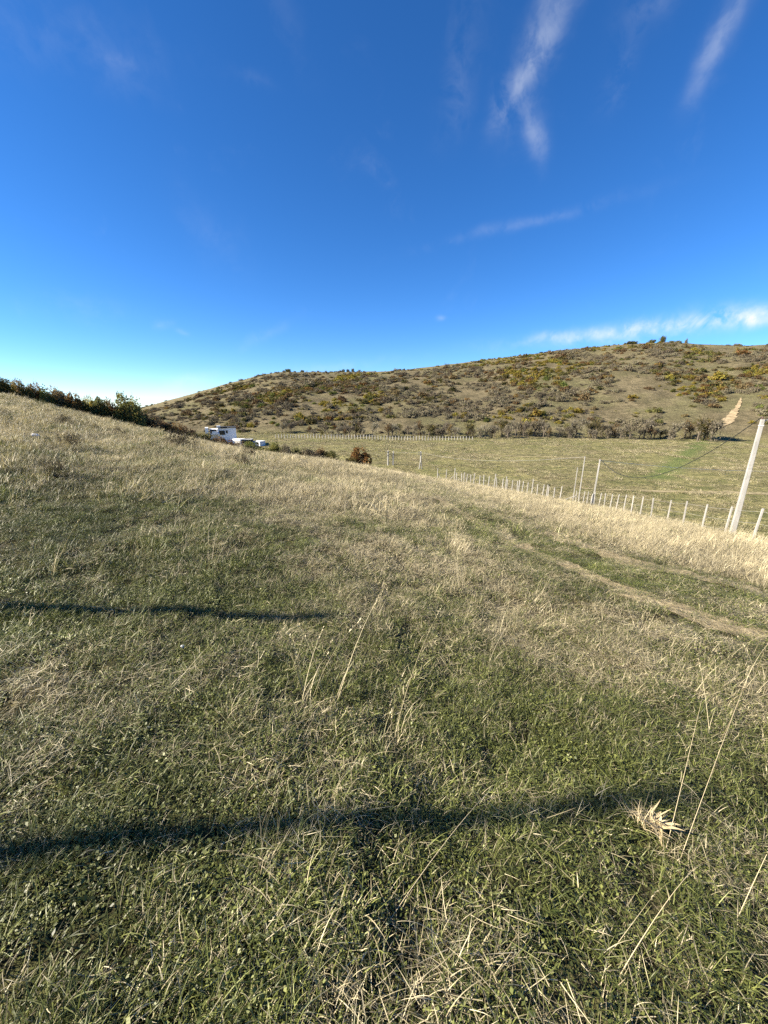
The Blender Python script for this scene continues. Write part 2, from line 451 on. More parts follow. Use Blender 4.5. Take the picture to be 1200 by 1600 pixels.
def blades(n, radius, L, Wd, lean, bend, seg=4, wind=0.0, seed=0, twist=0.6, curve=1.3, z0=0.0, power=0.5):
    """n curved ribbons; returns verts, faces, blade id, tip attribute"""
    g = np.random.default_rng(seed)
    rr = radius * g.random(n) ** power; aa = g.random(n) * 6.2832
    bx = rr * np.cos(aa); by = rr * np.sin(aa)
    az = g.random(n) * 6.2832
    dx = np.cos(az) + wind; dy = np.sin(az) * (1 - 0.4 * min(wind, 1)); nn = np.hypot(dx, dy) + 1e-6; dx /= nn; dy /= nn
    a0 = g.uniform(*lean, n); bn = g.uniform(*bend, n); ln = g.uniform(*L, n); wd = g.uniform(*Wd, n)
    s = np.linspace(0, 1, seg + 1)
    th = a0[:, None] + bn[:, None] * s[None] ** curve
    step = ln[:, None] / seg
    hz = np.concatenate([np.zeros((n, 1)), np.cumsum(np.sin(th[:, :-1]) * step, 1)], 1)
    up = np.concatenate([np.zeros((n, 1)), np.cumsum(np.cos(th[:, :-1]) * step, 1)], 1)
    sway = (g.random(n)[:, None] - 0.5) * 0.35 * ln[:, None] * s[None] ** 2
    cx = bx[:, None] + dx[:, None] * hz - dy[:, None] * sway
    cy = by[:, None] + dy[:, None] * hz + dx[:, None] * sway
    cz = np.maximum(up + z0, 0.004)
    tw = (g.random(n) - 0.5) * 2 * twist
    sx = -dy * np.cos(tw); sy = dx * np.cos(tw); sz = np.sin(tw)
    ww = 0.5 * wd[:, None] * np.clip(1.02 - s[None] ** 2.2, 0.06, 1)
    Lf = np.stack([cx - sx[:, None] * ww, cy - sy[:, None] * ww, cz - sz[:, None] * ww], -1)
    Rt = np.stack([cx + sx[:, None] * ww, cy + sy[:, None] * ww, cz + sz[:, None] * ww], -1)
    V = np.stack([Lf, Rt], 2).reshape(n, -1, 3)
    k = 2 * (seg + 1)
    q = np.array([[2 * i, 2 * i + 1, 2 * i + 3, 2 * i + 2] for i in range(seg)])
    F = (np.arange(n)[:, None, None] * k + q[None]).reshape(-1, 4)
    tip = np.repeat(np.broadcast_to(s, (n, seg + 1))[:, :, None], 2, 2).reshape(-1)
    bd = np.repeat(g.random(n), k); br = np.repeat(g.random(n), k)
    return V.reshape(-1, 3), F, bd, tip, br


def leaves(n, radius, size, hmax, seed):
    """small herb leaves: folded diamonds on short stems"""
    g = np.random.default_rng(seed)
    rr = radius * g.random(n) ** 0.5; aa = g.random(n) * 6.2832
    c = np.stack([rr * np.cos(aa), rr * np.sin(aa), g.uniform(0.008, hmax, n) * (1 - 0.5 * rr / radius)], -1)
    az = g.random(n) * 6.2832; til = g.normal(0.15, 0.45, n); L = g.uniform(*size, n); Wd = L * g.uniform(0.35, 0.7, n)
    f = np.stack([np.cos(az) * np.cos(til), np.sin(az) * np.cos(til), np.sin(til)], -1)
    s = np.stack([-np.sin(az), np.cos(az), g.normal(0, 0.4, n)], -1)
    up = np.array([0, 0, 1.0])
    v = np.stack([c, c + f * L[:, None] * 0.55 + s * Wd[:, None] * 0.5, c + f * L[:, None] - up * L[:, None, None][:, 0] * 0.15, c + f * L[:, None] * 0.55 - s * Wd[:, None] * 0.5], 1)
    F = np.arange(n * 4).reshape(-1, 4)
    return v.reshape(-1, 3), F, np.repeat(0.35 + 0.65 * g.random(n), 4), np.tile([0, .3, .6, .3], n), np.repeat(g.random(n), 4)


def heads(n, src, size, seed, droop=0.3):
    """seed heads at blade tips (src: array of tip points + direction)"""
    g = np.random.default_rng(seed); V = []; F = []
    k = 0
    for (p, d) in src:
        for i in range(n):
            q = p - d * size * 5 * (i / n); a = g.random() * 6.28; l = size * g.uniform(0.5, 1.1)
            e = d * 0.8 + np.array([math.cos(a), math.sin(a), 0.2]) * 0.5; e /= np.linalg.norm(e)
            s = np.cross(e, [0, 0, 1.0]); s /= (np.linalg.norm(s) + 1e-6); w = l * 0.16
            V += [q, q + e * l * 0.5 + s * w, q + e * l, q + e * l * 0.5 - s * w]; F.append([k, k + 1, k + 2, k + 3]); k += 4
    m = len(V)
    return np.array(V), np.array(F), np.zeros(m), np.full(m, 0.5), np.repeat(g.uniform(0.5, 1, m // 4), 4)


def combine(parts):
    V = []; F = []; A = [[], [], []]; off = 0
    for (v, f, *at) in parts:
        V.append(v); F.append(f + off); off += len(v)
        for i in range(3): A[i].append(at[i])
    return np.vstack(V), np.vstack(F), *[np.concatenate(a) for a in A]


def proto(name, data, mat=None):
    v, f, bd, tip, br = data
    me = mesh_np(name, v, f, (mat or GRASS,))
    fattr(me, 'bd', bd.astype(np.float32)); fattr(me, 'tip', tip.astype(np.float32)); fattr(me, 'br', br.astype(np.float32))
    return bpy.data.objects.new(name, me)


def scatter(name, protos, pts, rot, scl, idx, dry, val, label, cat):
    """one object of countless copies: vertices carry rotation, scale and look; geometry nodes set the protos on them"""
    col = bpy.data.collections.new(name + '_source')
    for o in protos: col.objects.link(o)
    order = sorted(range(len(protos)), key=lambda i: protos[i].name); inv = np.argsort(order)
    me = bpy.data.meshes.new(name); me.vertices.add(len(pts)); me.vertices.foreach_set('co', np.asarray(pts, np.float32).ravel())
    fattr(me, 'rot', np.asarray(rot, np.float32), typ='FLOAT_VECTOR'); fattr(me, 'scl', np.asarray(scl, np.float32), typ='FLOAT_VECTOR')
    a = me.attributes.new('idx', 'INT', 'POINT'); a.data.foreach_set('value', inv[np.asarray(idx)].astype(np.int32))
    fattr(me, 'dry', np.asarray(dry, np.float32)); fattr(me, 'val', np.asarray(val, np.float32))
    o = link(bpy.data.objects.new(name, me)); tag(o, label, cat, kind='stuff')
    ng = bpy.data.node_groups.new(name + '_nodes', 'GeometryNodeTree')
    ng.interface.new_socket('Geometry', in_out='INPUT', socket_type='NodeSocketGeometry')
    ng.interface.new_socket('Geometry', in_out='OUTPUT', socket_type='NodeSocketGeometry')
    N = ng.nodes; L = ng.links
    gi = N.new('NodeGroupInput'); go = N.new('NodeGroupOutput'); ip = N.new('GeometryNodeInstanceOnPoints'); ci = N.new('GeometryNodeCollectionInfo')
    ci.inputs['Collection'].default_value = col; ci.inputs['Separate Children'].default_value = True; ci.inputs['Reset Children'].default_value = True
    def named(nm, typ):
        n = N.new('GeometryNodeInputNamedAttribute'); n.data_type = typ; n.inputs['Name'].default_value = nm; return n.outputs['Attribute']
    L.new(gi.outputs[0], ip.inputs['Points']); L.new(ci.outputs[0], ip.inputs['Instance']); ip.inputs['Pick Instance'].default_value = True
    L.new(named('idx', 'INT'), ip.inputs['Instance Index'])
    e = N.new('FunctionNodeEulerToRotation'); L.new(named('rot', 'FLOAT_VECTOR'), e.inputs[0]); L.new(e.outputs[0], ip.inputs['Rotation'])
    L.new(named('scl', 'FLOAT_VECTOR'), ip.inputs['Scale']); L.new(ip.outputs[0], go.inputs[0])
    md = o.modifiers.new('scatter', 'NODES'); md.node_group = ng
    return o


def sample(r0, r1, dens, half=58.0, full=False):
    """random points in a ring sector in front of the camera"""
    h = math.pi if full else math.radians(half)
    n = int(dens * h * (r1 * r1 - r0 * r0))
    r = np.sqrt(rng.random(n) * (r1 * r1 - r0 * r0) + r0 * r0); p = (rng.random(n) * 2 - 1) * h
    return np.stack([r * np.sin(p), r * np.cos(p)], -1)


def inside(p, margin=6.0):
    r = np.hypot(p[:, 0], p[:, 1]); ph = np.degrees(np.arctan2(p[:, 0], p[:, 1]))
    return r < np.interp(ph, R_DEG, R_VAL) + margin


def finish(p, smin, smax, sink=0.0, tilt=0.12):
    n = len(p); z = height(p[:, 0], p[:, 1]) - sink
    rot = np.stack([rng.normal(0, tilt, n), rng.normal(0, tilt, n), rng.random(n) * 6.2832], -1)
    s = rng.uniform(smin, smax, n); scl = np.stack([s, s, s * rng.uniform(0.8, 1.2, n)], -1)
    return np.column_stack([p, z]), rot, scl


# --- near and middle turf
green_p = []; dry_p = []; tall_p = []
for i in range(4):
    green_p.append(proto('green_tuft.%03d' % i, combine([
        blades(120, 0.11, (0.018, 0.058), (0.0018, 0.0036), (0.1, 1.1), (0.2, 1.6), 3, seed=100 + i),
        blades(12, 0.10, (0.06, 0.13), (0.0018, 0.003), (0.2, 1.0), (0.6, 2.2), 4, seed=120 + i)])))
for i in range(3):
    green_p.append(proto('herb_tuft.%03d' % i, combine([
        leaves(190, 0.115, (0.006, 0.016), 0.04, 140 + i), blades(16, 0.11, (0.03, 0.08), (0.002, 0.003), (0.2, 1.2), (0.2, 1.4), 3, seed=150 + i)])))
for i in range(4):
    dry_p.append(proto('curled_straw.%03d' % i, combine([
        blades(22, 0.08, (0.06, 0.15), (0.0011, 0.0022), (0.2, 1.0), (1.2, 3.0), 6, wind=0.5, seed=200 + i, curve=1.1),
        blades(34, 0.11, (0.025, 0.07), (0.0014, 0.0026), (0.3, 1.3), (0.2, 1.4), 3, seed=220 + i)])))
for i in range(3):
    dry_p.append(proto('matted_straw.%03d' % i, combine([
        blades(40, 0.13, (0.03, 0.11), (0.0011, 0.0020), (1.15, 1.6), (-0.2, 0.35), 3, seed=240 + i, z0=0.025, wind=0.3),
        blades(34, 0.12, (0.03, 0.08), (0.0012, 0.0022), (0.7, 1.3), (0.2, 1.0), 3, seed=260 + i, z0=0.01)])))


def tall_proto(i, n, rad, L, lean=(0.05, 0.35), bend=(0.1, 0.8), wind=0.9, wd=(0.0016, 0.0028), head=True, basal=20):
    d = blades(n, rad, L, wd, lean, bend, 6, wind=wind, seed=300 + i, curve=1.8, twist=1.2)
    k = 14; V = d[0].reshape(n, k, 3); src = []
    for b in range(n):
        tp = V[b, -1]; dr = V[b, -1] - V[b, -3]; dr = dr / (np.linalg.norm(dr) + 1e-6); src.append((tp, dr))
    parts = [d]
    if head: parts.append(heads(9, src, 0.013, 320 + i))
    if basal: parts.append(blades(basal, rad * 1.2, (L[0] * 0.35, L[0] * 0.7), (0.0018, 0.0032), (0.1, 0.7), (0.4, 1.8), 4, wind=0.6, seed=340 + i))
    return proto('tall_straw.%03d' % i, combine(parts))


for i in range(3): tall_p.append(tall_proto(i, 9, 0.07, (0.28, 0.55)))
for i in range(3, 6): tall_p.append(tall_proto(i, 2, 0.03, (0.35, 0.75), (0.1, 0.6), (0.1, 0.7), 0.6, basal=4))

# coarse patches for the middle distance
patch_g = []; patch_d = []; patch_t = []
for i in range(3):
    patch_g.append(proto('green_patch.%03d' % i, combine([
        blades(150, 0.42, (0.05, 0.14), (0.004, 0.008), (0.1, 0.9), (0.2, 1.4), 2, seed=400 + i),
        blades(60, 0.42, (0.08, 0.2), (0.003, 0.006), (0.1, 0.9), (0.5, 1.8), 3, seed=410 + i)])))
    patch_d.append(proto('straw_patch.%03d' % i, combine([
        blades(110, 0.42, (0.10, 0.26), (0.003, 0.006), (0.1, 0.8), (0.7, 2.0), 3, wind=0.6, seed=420 + i),
        blades(70, 0.42, (0.06, 0.2), (0.003, 0.006), (0.9, 1.5), (0.0, 0.5), 2, seed=430 + i, z0=0.02)])))
    patch_t.append(proto('tall_patch.%03d' % i, combine([
        blades(60, 0.24, (0.26, 0.55), (0.004, 0.008), (0.1, 0.5), (0.2, 1.0), 4, wind=1.5, seed=440 + i, curve=1.6),
        blades(80, 0.40, (0.12, 0.28), (0.003, 0.006), (0.1, 0.7), (0.4, 1.5), 3, wind=0.6, seed=450 + i)])))


def valmap(p):
    return np.clip(0.88 + 0.6 * (fbm(p[:, 0] * 0.8, p[:, 1] * 0.8, 61, 3) - 0.5) + rng.normal(0, 0.12, len(p)) - 0.10 * strip_mask(p[:, 0], p[:, 1]), 0.5, 1.3)


def rutmask(p):
    return (0.45 + 0.55 * sstep(fbm(p[:, 0] * 0.9, p[:, 1] * 0.9, 57, 3), 0.25, 0.5)) * np.maximum(np.exp(-(dist_poly(p[:, 0], p[:, 1], RUT_A) / (0.24 + 0.012 * p[:, 1])) ** 2), 0.75 * np.exp(-(dist_poly(p[:, 0], p[:, 1], RUT_B) / (0.2 + 0.01 * p[:, 1])) ** 2))


def trackmask(p):
    d = np.minimum(dist_poly(p[:, 0], p[:, 1], RUT_A), dist_poly(p[:, 0], p[:, 1], RUT_B))
    return (1 - sstep(d, 0.7, 1.6)) * (1 - strip_mask(p[:, 0], p[:, 1]))


def layer(rings, thin, smin, smax, nvar, dry_shift, tallness=None, wind=None, vary=0.0):
    P = []; RO = []; SL = []; ID = []; DR = []; VA = []
    for (r0, r1, dens, mul, full) in rings:
        p = sample(r0, r1, dens, full=full); p = p[inside(p)]
        keep = rng.random(len(p)) < thin(p); p = p[keep]
        a, b, c = finish(p, smin * mul, smax * mul)
        c[:, 2] *= (0.40 + 0.9 * fbm(p[:, 0] * 1.1, p[:, 1] * 1.1, 71, 4)) * (1 - 0.6 * rutmask(p)) * (1 - 0.45 * trackmask(p))
        if tallness is not None: c[:, 2] *= tallness(p)
        if wind is not None: b[:, 2] = rng.normal(0.25, wind, len(p)) + 0.5 * (fbm(p[:, 0] * 0.3, p[:, 1] * 0.3, 67, 2) - 0.5)
        if vary: c *= np.exp(rng.normal(0, vary, len(p)))[:, None]
        P.append(a); RO.append(b); SL.append(c); ID.append(rng.integers(0, nvar, len(p)))
        DR.append(np.clip(dryness(p[:, 0], p[:, 1]) + dry_shift + rng.normal(0, 0.12 + 0.3 * vary, len(p)), 0, 1)); VA.append(np.clip(valmap(p) * np.exp(rng.normal(0, 0.6 * vary, len(p))), 0.4, 1.4))
    return np.vstack(P), np.vstack(RO), np.vstack(SL), np.concatenate(ID), np.concatenate(DR), np.concatenate(VA)


gthin = lambda p: np.clip(1.15 - 0.75 * dryness(p[:, 0], p[:, 1]), 0.1, 1) * (1 - 0.62 * rutmask(p))
dthin = lambda p: np.clip(0.15 + 1.0 * dryness(p[:, 0], p[:, 1]), 0.1, 1) * (1 - 0.3 * rutmask(p)) * (1 - 0.5 * trackmask(p) * (1 - rutmask(p)))
tall_n = lambda p: np.clip(0.10 + 0.55 * sstep(np.hypot(p[:, 0] - 2.6, p[:, 1] - 3.6), 2.4, 0.8) * sstep(fbm(p[:, 0] * 0.8, p[:, 1] * 0.8, 87, 3), 0.35, 0.6) + 0.9 * strip_mask(p[:, 0], p[:, 1]) + 0.5 * sstep(fbm(p[:, 0] * 0.45, p[:, 1] * 0.45, 83, 3), 0.56, 0.74), 0, 1) * (1 - rutmask(p)) * (1 - 0.8 * trackmask(p))

near = [(0.0, 1.2, 190, 1.0, True), (1.2, 4.0, 190, 1.0, False), (4.0, 9.0, 75, 1.25, False)]
o = scatter('green_grass', green_p, *layer(near, gthin, 0.8, 1.35, 7, -0.22), 'short green grass and small herbs covering the near field', 'grass')
o = scatter('dry_grass', dry_p, *layer([(0.0, 1.2, 110, 1.0, True), (1.2, 4.0, 110, 1.0, False), (4.0, 9.0, 50, 1.3, False)], dthin, 0.8, 1.4, 7, 0.42),
            'bleached curled and matted straw lying among the near green grass', 'dry grass')
o = scatter('tall_dry_grass', tall_p, *layer([(1.0, 4.0, 13, 1.0, False), (4.0, 9.0, 16, 1.0, False), (9.0, 22.0, 14, 1.1, False)], tall_n, 0.7, 1.15, 6, 0.6, None, 0.7, 0.2),
            'thin tall straw stalks with seed heads standing above the near turf', 'dry grass')
mid = [(8.5, 20.0, 16, 0.8, False), (20.0, 74.0, 5.0, 1.15, False)]
o = scatter('field_grass', patch_g, *layer(mid, gthin, 0.8, 1.3, 3, -0.12, None, None, 0.3), 'green turf of the field out to its brow', 'grass')
o = scatter('field_straw', patch_d, *layer(mid, dthin, 0.8, 1.3, 3, 0.40, None, 0.8, 0.3), 'low straw coloured grass over the middle of the field', 'dry grass')
tallm = lambda p: np.full(len(p), 0.66)
o = scatter('brow_straw', patch_t, *layer([(5.0, 20.0, 7, 0.85, False), (20.0, 72.0, 2.6, 1.0, False)], lambda p: np.clip(strip_mask(p[:, 0], p[:, 1]), 0.02, 1) * (1 - rutmask(p)), 0.7, 1.1, 3, 0.7, tallm, 0.5, 0.28),
            'tall pale straw grass waving along the track and the brow of the field', 'dry grass')

# --- low tussocks on the valley meadow
tus = []
for i in range(3):
    tus.append(proto('meadow_tussock.%03d' % i, combine([
        blades(70, 0.5, (0.10, 0.30), (0.012, 0.022), (0.1, 0.9), (0.2, 1.4), 2, seed=500 + i, wind=0.4),
        blades(30, 0.4, (0.2, 0.42), (0.010, 0.016), (0.1, 0.6), (0.4, 1.2), 3, seed=510 + i, wind=0.4)])))
p = sample(34.0, 205.0, 1.5, half=50.0)
rr = np.hypot(p[:, 0], p[:, 1]); ph = np.degrees(np.arctan2(p[:, 0], p[:, 1]))
keep = (rr > np.interp(ph, R_DEG, R_VAL) + 5) & (rr < np.interp(ph, RB_DEG, RB_VAL) + 6)
keep &= rng.random(len(p)) < 0.12 + 1.3 * sstep(fbm(p[:, 0] / 5, p[:, 1] / 8, 91, 4), 0.46, 0.66) - 0.8 * np.exp(-(dist_poly(p[:, 0], p[:, 1], GREEN) / 4.0) ** 2)
p = p[keep]; a, b, c = finish(p, 0.8, 2.0, 0.02); c[:, 2] *= 0.65
scatter('meadow_tussocks', tus, a, b, c, rng.integers(0, 3, len(p)), np.clip(0.25 + 0.75 * fbm(p[:, 0] / 9, p[:, 1] / 14, 95, 4) + rng.normal(0, 0.1, len(p)), 0, 1),
        np.clip(rng.normal(0.86, 0.24, len(p)), 0.4, 1.3), 'low olive and straw tussocks dotted over the valley meadow', 'grass')


# ------------------------------------------------------------------ paths of bare earth
def earth(name, c0, c1, sc=1.5):
    m, t, out = material(name); g = t.n.new('ShaderNodeNewGeometry')
    n = t.noise(g.outputs['Position'], sc, 6, 0.7)
    principled(t, out, t.mix(t.ramp(n, 0.3, 0.7), c0, c1), 0.95, 0.05, n, 0.6, 0.2)
    return m


def strip_sheet(name, pts, width, mat, lift, label, step=0.8, across=6, ragged=0.25, seed=1):
    """a ragged-edged strip laid over the ground along a plan polyline"""
    pts = [np.array(q[:2]) for q in pts]; L = [0]
    for a, b in zip(pts[:-1], pts[1:]): L.append(L[-1] + np.linalg.norm(b - a))
    n = max(int(L[-1] / step), 4); s = np.linspace(0, L[-1], n)
    px = np.interp(s, L, [q[0] for q in pts]); py = np.interp(s, L, [q[1] for q in pts])
    k = np.ones(7) / 7
    if n > 20: px[3:-3] = np.convolve(px, k, 'valid'); py[3:-3] = np.convolve(py, k, 'valid')
    tx = np.gradient(px); ty = np.gradient(py); nn = np.hypot(tx, ty); tx /= nn; ty /= nn
    w = np.interp(s / L[-1], np.linspace(0, 1, len(width)), width)
    wl = w * np.clip(1 + ragged * 3 * (fbm(s / 1.1, s * 0, seed, 6, 0.75) - 0.5), 0.05, 2.2); wr = w * np.clip(1 + ragged * 3 * (fbm(s / 1.1, s * 0, seed + 5, 6, 0.75) - 0.5), 0.05, 2.2)
    t = np.linspace(-1, 1, across)[None]
    off = np.where(t < 0, t * wl[:, None], t * wr[:, None]) * 0.5
    X = px[:, None] - ty[:, None] * off; Y = py[:, None] + tx[:, None] * off
    Z = height(X.ravel(), Y.ravel()).reshape(X.shape) + lift
    i, j = np.meshgrid(np.arange(n - 1), np.arange(across - 1), indexing='ij')
    F = np.stack([i * across + j, i * across + j + 1, (i + 1) * across + j + 1, (i + 1) * across + j], -1).reshape(-1, 4)
    o = link(bpy.data.objects.new(name, mesh_np(name, np.stack([X, Y, Z], -1).reshape(-1, 3), F, (mat,), True)))
    o['kind'] = 'structure'; o['label'] = label
    return o


rut_m = earth('worn_straw_earth', (0.16, 0.130, 0.072), (0.38, 0.31, 0.185), 9.0)
strip_sheet('wheel_track', RUT_A, [1.6, 1.1, 0.7, 0.6], rut_m, 0.012, 'far wheel rut of the grassy track, worn to pale earth', 0.06, 5, 0.9, 3)
strip_sheet('wheel_track', RUT_B, [1.0, 0.6, 0.4, 0.4], rut_m, 0.012, 'near wheel rut of the grassy track, patchy and pale', 0.06, 5, 1.2, 9)
road_m = earth('dirt_road_earth', (0.17, 0.145, 0.08), (0.34, 0.285, 0.175), 0.9)
strip_sheet('dirt_road', [hit(u, v) for u, v in ((905, 763), (960, 765), (1010, 767), (1070, 769), (1130, 770), (1200, 772), (1290, 775))], [0.5, 1.7, 2.2, 1.8], road_m, 0.05,
            'pale dirt road crossing the valley meadow behind the fence posts', 0.5, 5, 0.7, 15)
strip_sheet('dirt_road', [hit(u, v) for u, v in ((700, 707), (760, 711), (830, 714), (900, 716), (980, 719))], [0.5, 1.1, 0.9, 0.5], earth('faint_path_earth', (0.24, 0.20, 0.11), (0.36, 0.30, 0.18), 0.8), 0.05,
            'faint straw coloured footpath across the middle of the meadow', 1.2, 4, 0.6, 25)
scar_m = earth('eroded_clay', (0.20, 0.155, 0.088), (0.38, 0.30, 0.19), 0.45)
strip_sheet('hill_path', [hit(u, v) for u, v in ((1128, 668), (1136, 661), (1143, 651), (1150, 640), (1155, 632), (1158, 622))], [0.6, 3.6, 2.8, 2.0, 1.3, 0.5], scar_m, 0.22,
            'bare clay path running up the foot of the far hill', 1.2, 8, 0.8, 31)
strip_sheet('hill_path', [hit(u, v) for u, v in ((1134, 664), (1139, 657), (1144, 648), (1146, 641))], [0.8, 2.6, 2.0, 0.6], scar_m, 0.20,
            'narrow bare clay gully beside the clay path on the hill foot', 1.2, 5, 0.8, 33)
strip_sheet('hill_path', [hit(u, v) for u, v in ((1164, 602), (1176, 603), (1186, 604), (1198, 603))], [1.5, 4.5, 5, 2], scar_m, 0.22,
            'small bare clay patch on the far hillside at the right edge', 1.5, 5, 0.4, 35)


# ------------------------------------------------------------------ concrete posts, poles, wires
def concrete(name, c0, c1, sc):
    m, t, out = material(name); g = t.n.new('ShaderNodeNewGeometry'); tcn = t.n.new('ShaderNodeTexCoord')
    P = g.outputs['Position']
    n = t.noise(t.vmath('MULTIPLY', P, (1, 1, 0.25)), sc, 6, 0.7); f = t.noise(P, sc * 8, 4, 0.7)
    col = t.mix(t.ramp(n, 0.3, 0.72), c0, c1); col = t.mix(t.ramp(f, 0.25, 0.5), (0.20, 0.195, 0.175), col)
    principled(t, out, col, 0.85, 0.2, f, 0.4, 0.02)
    return m


CONC = concrete('weathered_concrete', (0.24, 0.23, 0.205), (0.38, 0.365, 0.335), 2.5)
WHITE_CONC = concrete('pale_concrete', (0.24, 0.235, 0.215), (0.37, 0.36, 0.335), 1.6)
mW, tW, oW = material('galvanised_wire'); principled(tW, oW, (0.42, 0.41, 0.39), 0.45, 0.5)
mW2, tW2, oW2 = material('bright_aluminium_wire'); principled(tW2, oW2, (0.62, 0.60, 0.56), 0.5, 0.5)
mC, tC, oC = material('black_cable'); principled(tC, oC, (0.02, 0.022, 0.02), 0.5, 0.4)
mP, tP, oP = material('brown_porcelain'); principled(tP, oP, (0.09, 0.05, 0.03), 0.25, 0.5)


def on_line(u, v, a, b):
    """plan point where the column of pixel (u, v) crosses line a-b"""
    d = pix(u, v); a = np.array(a, float); b = np.array(b, float); e = b - a
    k = np.array([[d[0], -e[0]], [d[1], -e[1]]]); s = np.linalg.solve(k, a)
    return float(d[0] * s[0]), float(d[1] * s[0])


def top_z(u, v, x, y):
    d = pix(u, v); return float(d[2] / math.hypot(d[0], d[1]) * math.hypot(x, y))


def build_fence(name, posts, label, hw=0.05, strands=3, group=None, hmin=0.9, hmax=2.4, wire_r=0.003, lean=0.03):
    """posts: list of (x, y, ztop)"""
    x0, y0, _ = posts[0]; z0 = ground(x0, y0)
    root = empty(name, (x0, y0, z0)); tag(root, label, 'fence', group)
    info = []
    for (x, y, zt) in posts:
        zg = ground(x, y); h = min(max(zt - zg, hmin), hmax)
        mb = MB(); lx, ly = random.gauss(0, lean), random.gauss(0, lean)
        mb.taper((x - x0, y - y0, zg - 0.25 - z0), (x - x0 + lx * h, y - y0 + ly * h, zg + h - z0), hw * 1.08, hw * 0.9, 0.2, random.uniform(-0.65, -0.4))
        mb.build('post', CONC, root); info.append((x - x0, y - y0, zg - z0, h, lx, ly))
    for k in range(strands):
        f = (0.92, 0.6, 0.3)[k]; pts = []
        for i, (x, y, z, h, lx, ly) in enumerate(info):
            pts.append((x + lx * h * f, y + ly * h * f - hw * 1.1, z + h * f))
            if i + 1 < len(info):
                q = info[i + 1]; pts.append(((x + q[0]) / 2, (y + q[1]) / 2 - hw * 1.1, (z + q[2] + (h + q[3]) * f) / 2 - 0.02))
        mb = MB(); mb.tube(pts, wire_r, n=4); mb.build('wire', mW, root)
    return root


FA1, FA2, FA3 = (18.35, 17.9), (25.3, 48.6), (9.4, 67.5)
near_posts = [((1187, 793), (1176, 840)), ((1143, 785), (1133, 830)), ((1106, 781), (1097, 823)), ((1075, 778), (1068, 815)), ((1051, 776), (1044, 806)),
              ((1027, 775), (1018, 806)), ((1008, 773), (1001, 800)), ((993, 771), (986, 800)), ((979, 770), (974, 797)), ((969, 770), (962, 794)),
              ((956, 768), (953, 791)), ((947, 767), (944, 790)), ((939, 767), (935, 790)), ((931, 767), (928, 787)), ((921, 766), (917, 784)),
              ((914, 765), (911, 782)), ((907, 764), (905, 781)), ((902, 763), (900, 780))]
left_posts = [((877, 760), (875, 775)), ((855, 757), (854, 772)), ((835, 743), (831, 768)), ((812, 750), (811, 761)), ((790, 744), (790, 760)), ((772, 738), (772, 755)),
              ((756, 742), (756, 755)), ((740, 740), (740, 753)), ((725, 738), (725, 749)), ((711, 730), (710, 747)), ((697, 733), (697, 745)), ((686, 732), (684, 744))]
back_posts = [((870, 749), (867, 762)), ((859, 746), (858, 759)), ((850, 744), (849, 757)), ((842, 744), (841, 756)), ((826, 742), (825, 754)), ((817, 740), (817, 753)),
              ((810, 740), (810, 752)), ((802, 739), (801, 751)), ((793, 738), (793, 751)), ((787, 737), (786, 750)), ((779, 737), (778, 748)), ((764, 736), (764, 745)),
              ((750, 733), (750, 745)), ((735, 731), (736, 744)), ((729, 731), (729, 743)), ((722, 731), (722, 741)), ((716, 721), (714, 739))]


def plan(posts, a, b):
    out = []
    for (t, g) in posts:
        x, y = on_line(g[0], g[1], a, b); out.append((x, y, top_z(t[0], t[1], x, y)))
    return out


near_fence = build_fence('post_fence', [(20.6 - 3.2, 15.6, top_z(1240, 803, 17.4, 15.6))] + plan(near_posts, FA1, FA2),
                         'white concrete post fence along the brow beside the leaning tall pole', 0.046, 3, hmin=1.2, hmax=1.9, wire_r=0.004)
left_fence = build_fence('post_fence', plan(left_posts, FA2, FA3), 'nearer row of thin white posts left of the two tall poles', 0.062, 3, hmin=0.9, hmax=2.6)
back_fence = build_fence('post_fence', plan(back_posts, (27.5, 57.5), (13.6, 74.0)), 'farther row of thin white posts closing the small enclosure', 0.07, 3, hmin=1.1, hmax=2.2)
# slanting braces at the enclosure corners
def brace(parent, pa, pb, hw=0.045, name='brace'):
    mb = MB(); o = np.array(parent.location); mb.tube([np.array(pa) - o, np.array(pb) - o], hw, n=6); mb.build(name, CONC, parent)


xq, yq = on_line(684, 744, FA2, FA3); zq = ground(xq, yq); brace(left_fence, (xq, yq, zq + 1.25), (xq + 0.85, yq - 0.3, zq - 0.1))
xq, yq = on_line(711, 747, FA2, FA3); zq = ground(xq, yq); brace(left_fence, (xq, yq, zq + 1.5), (xq - 1.1, yq + 1.1, zq + 0.0))
xq, yq = on_line(900, 780, FA1, FA2); zq = ground(xq, yq); brace(near_fence, (xq - 0.05, yq, zq + 1.2), (xq - 2.2, yq + 0.6, zq + 0.25))
xq, yq = on_line(716, 739, (27.5, 57.5), (13.6, 74.0)); zq = ground(xq, yq); brace(back_fence, (xq, yq, zq + 1.3), (xq + 0.9, yq - 0.2, zq))

# far fence along the foot of the hill
pts = []
for u in np.arange(430, 742, 4.6):
    v = 670 + (u - 430) * 0.034
    d = pix(u, v); R0 = float(np.interp(math.degrees(math.atan2(d[0], d[1])), RB_DEG, RB_VAL)) - 16
    k = R0 / math.hypot(d[0], d[1]); x, y = d[0] * k, d[1] * k
    pts.append((x, y, ground(x, y) + random.uniform(1.45, 1.95)))
build_fence('post_fence', pts, 'distant line of short white posts below the bare tree row', 0.12, 2, hmin=1.2, hmax=2.0, wire_r=0.006)


